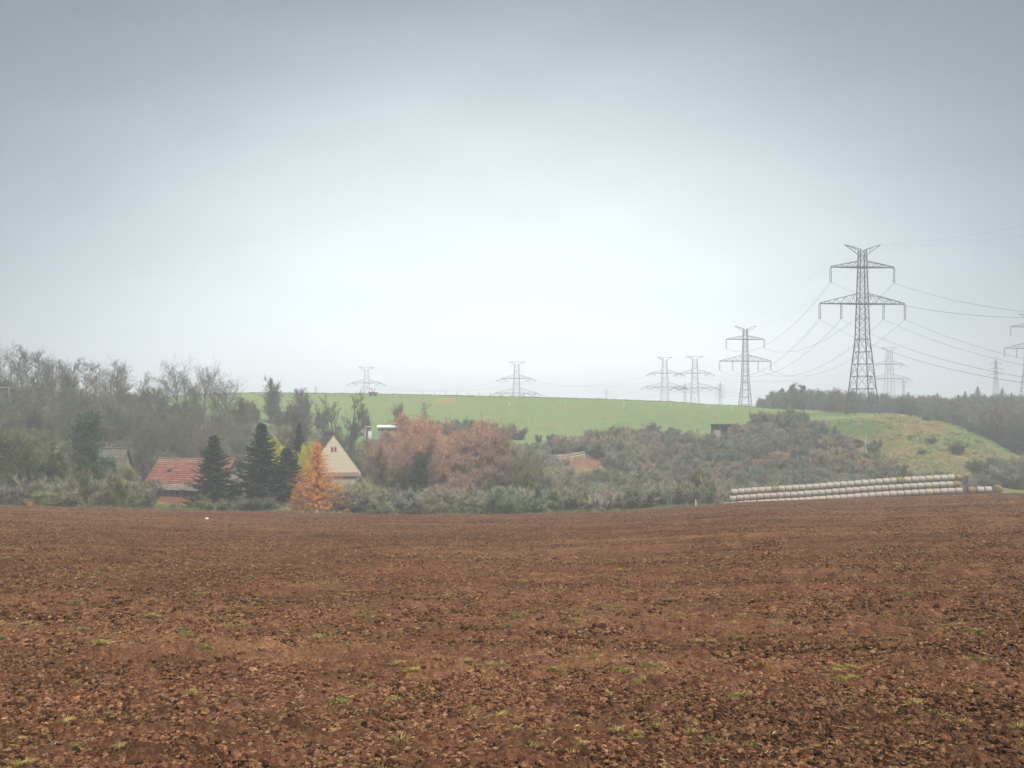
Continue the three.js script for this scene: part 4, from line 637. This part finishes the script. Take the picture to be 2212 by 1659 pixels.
{ // implement left on the ridge
  const D = 425, [x, , z] = at(806, D), y = ground(x, z), o = thing('farm_implement', 'dark farm implement with red folded arms standing on the ridge', 'implement', [x, y, z], 0.1);
  const trough = new THREE.Shape(); trough.moveTo(-2.0, 1.7); trough.lineTo(-1.3, 0.7); trough.lineTo(1.4, 0.6); trough.lineTo(2.0, 1.6); trough.closePath();
  part('hopper', new THREE.ExtrudeGeometry(trough, { depth: 1.3, bevelEnabled: true, bevelSize: 0.05, bevelThickness: 0.05, bevelSegments: 1 }).translate(0, 0, -0.65), mat(0.05, 0.07, 0.1, 0.5), o);
  const red = mat(0.6, 0.06, 0.05, 0.5); for (const s of [-1, 1]) { part('folded_arm', [bar([0.1, 1.6, 0], [s * 0.9, 3.5, 0], 0.22), bar([s * 0.45, 2.4, 0], [s * 1.2, 2.7, 0], 0.16)], red, o); const w = new THREE.CylinderGeometry(0.55, 0.55, 0.3, 18); w.rotateX(Math.PI / 2); w.translate(s * 0.9, 0.55, 0.85); part('wheel', w, mat(0.03, 0.03, 0.03), o); }
}

// ---------------------------------------------------------------- fences and stakes
const paleWood = mat(0.42, 0.38, 0.32), darkWood = mat(0.12, 0.1, 0.085);
function fence(label, pts, m, { h = 1.2, rails = 2, t = 0.14, name = 'rail_fence', lift = 0 } = {}) {
  const o = thing(name, label, 'fence', at(...pts[0])), P = pts.map(p => { const a = at(...p); return [a[0] - o.position.x, a[1] - o.position.y + lift, a[2] - o.position.z]; });
  P.forEach(p => part('post', box(t * 1.2, h + 0.3 + lift, t * 1.2, p[0], p[1] + h / 2 - 0.1 - lift / 2, p[2]), m, o));
  for (let k = 1; k < P.length; k++) for (let q = 0; q < rails; q++) { const y = h * (0.95 - q * 0.42); part('rail', bar([P[k - 1][0], P[k - 1][1] + y, P[k - 1][2] + t], [P[k][0], P[k][1] + y, P[k][2] + t], t * 0.75), m, o); }
  return o;
}
fence('pale wooden rail fence above the bare reddish bank', [[1168, 276], [1190, 277], [1212, 278], [1236, 278], [1262, 281]], paleWood, { h: 1.5, t: 0.2, lift: 0.5 });
fence('pale wooden rails descending right of the bare bank', [[1296, 262], [1312, 257], [1330, 252], [1348, 249]], paleWood, { h: 1.4, t: 0.18, lift: 0.6 });
fence('dark post and rail fence on the meadow below the large pylon', [[1792, 291], [1812, 290], [1838, 289], [1862, 288], [1886, 287]], darkWood, { h: 1.7, t: 0.13, rails: 2 });
fence('thin dark post fence along the meadow skyline', Array.from({ length: 11 }, (_, k) => [915 + k * 24, 441 - k * 1.2]), darkWood, { h: 1.7, t: 0.11, rails: 0, name: 'ridge_fence' });
{ const [x, y, z] = at(1871, 262), o = new THREE.Mesh(mergeGeometries([bar([0, 0, 0], [-0.5, 2.6, 0], 0.22), bar([-0.5, 2.6, 0], [-0.3, 5.6, 0], 0.16), bar([0, 0, 0], [0.4, -1.6, 0.3], 0.24)]), paleWood); o.name = 'dead_pole'; o.position.set(x + 0.3, y + 1.3, z); tag(o, 'pale bent dead pole standing on the slope below the large pylon', 'pole'); scene.add(shadows(o)); }
[[856, 420], [980, 405], [1100, 392], [1222, 384], [1348, 378], [1450, 372], [1530, 360], [1580, 352]].forEach(([xu, D], i) => { const [x, y, z] = at(xu, D), o = new THREE.Mesh(new THREE.CylinderGeometry(0.07, 0.09, 1.9, 8).translate(0, 0.85, 0), mat(0.7, 0.68, 0.62)); o.name = numbered('pasture_stake'); o.position.set(x, y, z); tag(o, `${ordinal(i)} pale thin stake from the left in the green meadow`, 'stake', 'pale stakes in the meadow'); scene.add(shadows(o)); });
{ const [x, y, z] = at(1503, 163), o = new THREE.Mesh(new THREE.CylinderGeometry(0.07, 0.07, 1.15, 8).translate(0, 0.5, 0), mat(0.75, 0.73, 0.7)); o.name = 'marker_post'; o.position.set(x, y, z); tag(o, 'short white marker post at the field edge left of the bales', 'post'); scene.add(shadows(o)); }
{ const [x, y, z] = at(447, 98), g = new THREE.DodecahedronGeometry(0.16, 1), p = g.attributes.position; for (let k = 0; k < p.count; k++) { const w = 0.8 + 0.4 * vnoise(p.getX(k) * 9 + 5, p.getY(k) * 9 + p.getZ(k) * 7); p.setXYZ(k, p.getX(k) * w, p.getY(k) * w * 0.8, p.getZ(k) * w); } g.computeVertexNormals(); const o = new THREE.Mesh(g, mat(0.55, 0.5, 0.45)); o.name = 'pale_stone'; o.position.set(x, y + 0.08, z); tag(o, 'pale stone lying on the ploughed field below the red barn', 'stone'); scene.add(shadows(o)); }

// ---------------------------------------------------------------- pylons and cables
const steel = mat(0.085, 0.085, 0.125, 0.82), insul = mat(0.05, 0.045, 0.055, 0.5), cableM = mat(0.05, 0.05, 0.06, 0.82);
function quad(h) { return [[-h, -h], [h, -h], [h, h], [-h, h]]; }
function lattice(o, levels, { leg = 0.2, brace = 0.11, horiz = true, kBelow = 0 }) {   // levels: [height, half width]
  for (let c = 0; c < 4; c++) { const g = []; for (let k = 1; k < levels.length; k++) { const a = quad(levels[k - 1][1])[c], b = quad(levels[k][1])[c]; g.push(bar([a[0], levels[k - 1][0], a[1]], [b[0], levels[k][0], b[1]], leg)); } part('leg', g, steel, o); }
  for (let k = 1; k < levels.length; k++) {
    const [y0, w0] = levels[k - 1], [y1, w1] = levels[k], g = [], A = quad(w0), B = quad(w1), kk = y1 <= kBelow + 0.01;
    for (let c = 0; c < 4; c++) {
      const d = (c + 1) % 4, a0 = A[c], a1 = A[d], b0 = B[c], b1 = B[d];
      if (kk) { const m = [(b0[0] + b1[0]) / 2, y1, (b0[1] + b1[1]) / 2]; g.push(bar([a0[0], y0, a0[1]], m, brace), bar([a1[0], y0, a1[1]], m, brace), bar([b0[0], y1, b0[1]], [b1[0], y1, b1[1]], brace * 1.5)); const q0 = [lerp(a0[0], m[0], 0.5), lerp(y0, y1, 0.5), lerp(a0[1], m[2], 0.5)], q1 = [lerp(a1[0], m[0], 0.5), lerp(y0, y1, 0.5), lerp(a1[1], m[2], 0.5)]; g.push(bar([lerp(a0[0], b0[0], 0.5), lerp(y0, y1, 0.5), lerp(a0[1], b0[1], 0.5)], q0, brace * 0.7), bar([lerp(a1[0], b1[0], 0.5), lerp(y0, y1, 0.5), lerp(a1[1], b1[1], 0.5)], q1, brace * 0.7)); }
      else { g.push(bar([a0[0], y0, a0[1]], [b1[0], y1, b1[1]], brace)); if (c % 2 === 0) g.push(bar([a1[0], y0, a1[1]], [b0[0], y1, b0[1]], brace)); if (horiz && k % 3 === 0) g.push(bar([b0[0], y1, b0[1]], [b1[0], y1, b1[1]], brace)); }
    }
    part('bracing', g, steel, o);
  }
}
function crossarm(o, y, half, apex, w, t = 1) {
  const g = [];
  for (const s of [-1, 1]) {
    const tip = [s * half, y, 0];
    for (const q of [-w, w]) {
      g.push(bar([s * w, y, q], tip, 0.28 * t), bar([s * w, apex, q * 0.8], [s * half, y + 0.25, 0], 0.15 * t));
      for (let k = 1; k <= 4; k++) { const f0 = (k - 1) / 4.4, f1 = k / 4.4, fm = (f0 + f1) / 2; const X = f => s * lerp(w, half, f), Z = f => q * (1 - f), top = f => lerp(apex, y + 0.25, f); g.push(bar([X(f0), y, Z(f0)], [X(fm), top(fm), Z(fm) * 0.8], 0.09 * t), bar([X(fm), top(fm), Z(fm) * 0.8], [X(f1), y, Z(f1)], 0.09 * t)); }
    }
  }
  g.push(box(2 * w, 0.3 * t, 2 * w, 0, y, 0)); part('crossarm', g, steel, o);
}
function suspensionPylon(label, xu, D, baseYu, turn) {
  const x = (xu - 1106) / W * D, o = thing('power_pylon', label, 'pylon', [x, baseYu ? rise(baseYu, D) : ground(x, -D), -D], turn, 'lattice pylons of the power lines');
  const lv = [[-0.5, 3.65]]; for (let k = 1; k <= 6; k++) lv.push([k * 3.65, lerp(3.6, 1.62, k / 6)]); for (let k = 1; k <= 13; k++) lv.push([21.9 + k * 26.6 / 13, lerp(1.6, 0.88, k / 13)]);
  lattice(o, lv, { leg: 0.24, brace: 0.1, kBelow: 21.9 });
  crossarm(o, 32.4, 12.9, 35.5, 1.28); crossarm(o, 43.2, 9.6, 45.1, 1.02);
  for (const s of [-1, 1]) part('earth_wire_arm', [bar([s * 0.88, 48.5, 0.8], [s * 5.4, 49.9, 0], 0.15), bar([s * 0.88, 48.5, -0.8], [s * 5.4, 49.9, 0], 0.15), bar([s * 0.9, 46.6, 0], [s * 5.4, 49.9, 0], 0.15), bar([s * 2.2, 47.5, 0], [s * 2.2, 48.9, 0], 0.09), bar([s * 3.6, 48.55, 0], [s * 2.2, 48.9, 0], 0.09)], steel, o);
  const ends = [];
  for (const [px, py] of [[-12.9, 32.4], [-6.4, 32.4], [6.4, 32.4], [12.9, 32.4], [-9.6, 43.2], [9.6, 43.2]]) {
    const g = []; for (const q of [-0.22, 0.22]) { const pr = []; for (let k = 0; k <= 24; k++) pr.push(new THREE.Vector2(k % 2 ? 0.12 : 0.06, -4.4 + 4 * k / 24)); g.push(new THREE.LatheGeometry(pr, 6).translate(px + q, py, 0)); } g.push(box(0.6, 0.1, 0.1, px, py - 0.35, 0), box(0.6, 0.1, 0.1, px, py - 4.4, 0), box(0.08, 0.4, 0.08, px, py - 0.18, 0));
    part('insulator_string', g, insul, o); ends.push([px, py - 4.55]);
  }
  ends.push([-5.4, 49.8], [5.4, 49.8]);
  o.updateMatrix(); return ends.map(([a, b]) => new THREE.Vector3(a, b, 0).applyMatrix4(o.matrix));
}
function tensionPylon(label, xu, D, lowerYu, turn) {
  const x = (xu - 1106) / W * D, base = rise(lowerYu, D) - 30, o = thing('tension_pylon', label, 'pylon', [x, Math.min(base, ground(x, -D)), -D], turn, 'heavy pylons beyond the ridge'); o.position.y = base;
  const lv = [[-6, 4.6], [2, 4.0], [8, 3.5], [14, 3.0], [20, 2.55], [26, 2.1]]; for (let k = 1; k <= 9; k++) lv.push([26 + k * 2.35, lerp(2.1, 1.25, k / 9)]);
  lattice(o, lv, { leg: 0.15, brace: 0.065, kBelow: 20 }); crossarm(o, 30, 12.4, 32.9, 1.9, 0.6); crossarm(o, 38.6, 9, 40.8, 1.55, 0.6);
  part('earth_wire_bar', [bar([-4.9, 48.5, 0], [4.9, 48.5, 0], 0.2), bar([-1.2, 47, 0.6], [-4.9, 48.5, 0], 0.16), bar([1.2, 47, 0.6], [4.9, 48.5, 0], 0.16), bar([-1.2, 47, -0.6], [-4.9, 48.5, 0], 0.16), bar([1.2, 47, -0.6], [4.9, 48.5, 0], 0.16)], steel, o);
  const ends = [];
  for (const [px, py] of [[-12.2, 29.9], [-6, 29.9], [6, 29.9], [12.2, 29.9], [-8.8, 38.5], [8.8, 38.5]]) { const q = [px - 3.6, py - 1.5, 2.2], q2 = [px + 3.4, py - 1.2, -2.2]; part('insulator_string', [bar([px, py, 0.1], q, 0.22), bar([px, py, -0.1], q2, 0.2), bar(q, [px, py - 2.6, 0], 0.06), bar([px, py - 2.6, 0], q2, 0.06)], insul, o); ends.push([px, py - 1.2]); }
  o.updateMatrix(); return ends.map(([a, b]) => new THREE.Vector3(a, b, 0).applyMatrix4(o.matrix));
}
function slimPylon(label, xu, D, topYu, h, arms, turn = 0) {
  const x = (xu - 1106) / W * D, o = thing('slim_pylon', label, 'pylon', [x, rise(topYu, D) - h, -D], turn, 'slim pylons in the haze');
  const lv = [[-4, h * 0.065]]; for (let k = 1; k <= 10; k++) lv.push([h * 0.92 * k / 10, lerp(h * 0.06, 0.4, Math.pow(k / 10, 0.8))]); lattice(o, lv, { leg: 0.16, brace: 0.08 });
  part('spire', [bar([0.4, h * 0.92, 0], [0, h, 0], 0.14), bar([-0.4, h * 0.92, 0], [0, h, 0], 0.14)], steel, o);
  for (const [f, half] of arms) part('crossarm', [bar([-half, h * f, 0], [half, h * f, 0], 0.2), bar([-half, h * f, 0], [0, h * f + 0.9, 0], 0.12), bar([half, h * f, 0], [0, h * f + 0.9, 0], 0.12), bar([-half, h * f, 0], [-half, h * f - 1.3, 0], 0.14), bar([half, h * f, 0], [half, h * f - 1.3, 0], 0.14)], steel, o);
}
const P1 = suspensionPylon('largest lattice pylon with two crossarms on the right of the meadow', 1863, 303, 893, 0.06);
const P2 = suspensionPylon('medium lattice pylon with hanging insulators behind the meadow crest', 1610, 509, 921, 0.05);
const P3 = suspensionPylon('pylon cut by the right picture edge, only crossarm tips showing', 2222, 512, 893, 0.12);
const T1 = tensionPylon('hazy heavy pylon standing alone behind the ridge centre', 1116, 610, 849, 0.1);
const T2 = tensionPylon('hazy heavy pylon left end, behind the farm implement', 792, 640, 857, 0.12);
const T3 = tensionPylon('left one of the two hazy heavy pylons standing close together', 1436, 640, 836, 0.1);
const T4 = tensionPylon('right one of the two hazy heavy pylons standing close together', 1501, 600, 838, -0.05);
const T5 = tensionPylon('hazy heavy pylon right behind the largest pylon', 1921, 610, 818, 0.08);
slimPylon('slim pylon with hanging insulators above the right wood', 2151, 655, 769, 34, [[0.86, 3.3], [0.76, 4.2], [0.66, 4]]);
slimPylon('slim many armed pylon between the pair and the medium pylon', 1556, 900, 822, 30, [[0.86, 3.4], [0.79, 4.4], [0.72, 4.6], [0.65, 4.6], [0.58, 4.4], [0.51, 4.2]]);
slimPylon('small faint pylon half hidden between the two heavy pylons', 1480, 1000, 824, 32, [[0.75, 4], [0.66, 5]]);
slimPylon('tiny faint pylon on the horizon left of the heavy pair', 1310, 1250, 835, 30, [[0.8, 4], [0.7, 5]]);
slimPylon('tiny faint pylon just right of the hazy pylon in the wood', 1952, 900, 815, 30, [[0.85, 4], [0.75, 5]]);
[[658, 836, 'first'], [682, 832, 'second']].forEach(([x, y, w]) => slimPylon(`${w} of two tiny faint pylons above the ridge at left`, x, 1300, y, 30, [[0.85, 3], [0.75, 4]]));

function cable(label, a, b, sag, { r = 0.022, twin = 0.42, n = 26, group } = {}) {
  const s = new Soup(), d = b.clone().sub(a), side = new THREE.Vector3(-d.z, 0, d.x).normalize(), c = [1, 1, 1];
  const P = (t, o) => [a.x + d.x * t + side.x * o, a.y + d.y * t - sag * 4 * t * (1 - t), a.z + d.z * t + side.z * o];
  for (const o of twin ? [-twin / 2, twin / 2] : [0]) for (let k = 0; k < n; k++) s.tube(P(k / n, o), P((k + 1) / n, o), r, r, 3, c);
  const g = s.geo(); g.deleteAttribute('color'); g.translate(-a.x, -a.y, -a.z);
  const m = new THREE.Mesh(g, cableM); m.name = numbered('power_cable'); m.position.copy(a); tag(m, label, 'cable', group); scene.add(shadows(m));
}
const WHERE = ['lower outer left', 'lower inner left', 'lower inner right', 'lower outer right', 'upper left', 'upper right', 'left earth', 'right earth'];
{
  const off = new THREE.Vector3(-14, -26, 325), gP = 'cables of the main power line';
  for (let k = 0; k < 8; k++) {
    cable(`${WHERE[k]} cable strung from the largest to the medium pylon`, P1[k], P2[k], k > 5 ? 4 : 8.5, { group: gP, twin: k > 5 ? 0 : 0.42, r: k > 5 ? 0.014 : 0.024 });
    cable(`${WHERE[k]} cable running from the largest pylon out past the right edge`, P1[k], P1[k].clone().add(off), k > 5 ? 9 : 15, { group: gP, twin: k > 5 ? 0 : 0.42, r: k > 5 ? 0.012 : 0.018 });
  }
  const far = 'faint cables beyond the ridge';
  for (const k of [0, 3, 4, 5]) {
    cable(`${WHERE[k]} faint cable between the ridge centre pylon and the left end pylon`, T1[k], T2[k], 5, { group: far, twin: 0, r: 0.035 });
    cable(`${WHERE[k]} faint cable from the ridge centre pylon to the close pair`, T1[k], T3[k], 5, { group: far, twin: 0, r: 0.035 });
    cable(`${WHERE[k]} faint cable from the close pair to the pylon behind the largest`, T4[k], T5[k], 6, { group: far, twin: 0, r: 0.035 });
  }
}
shadows(scene);
renderer.render(scene, camera);
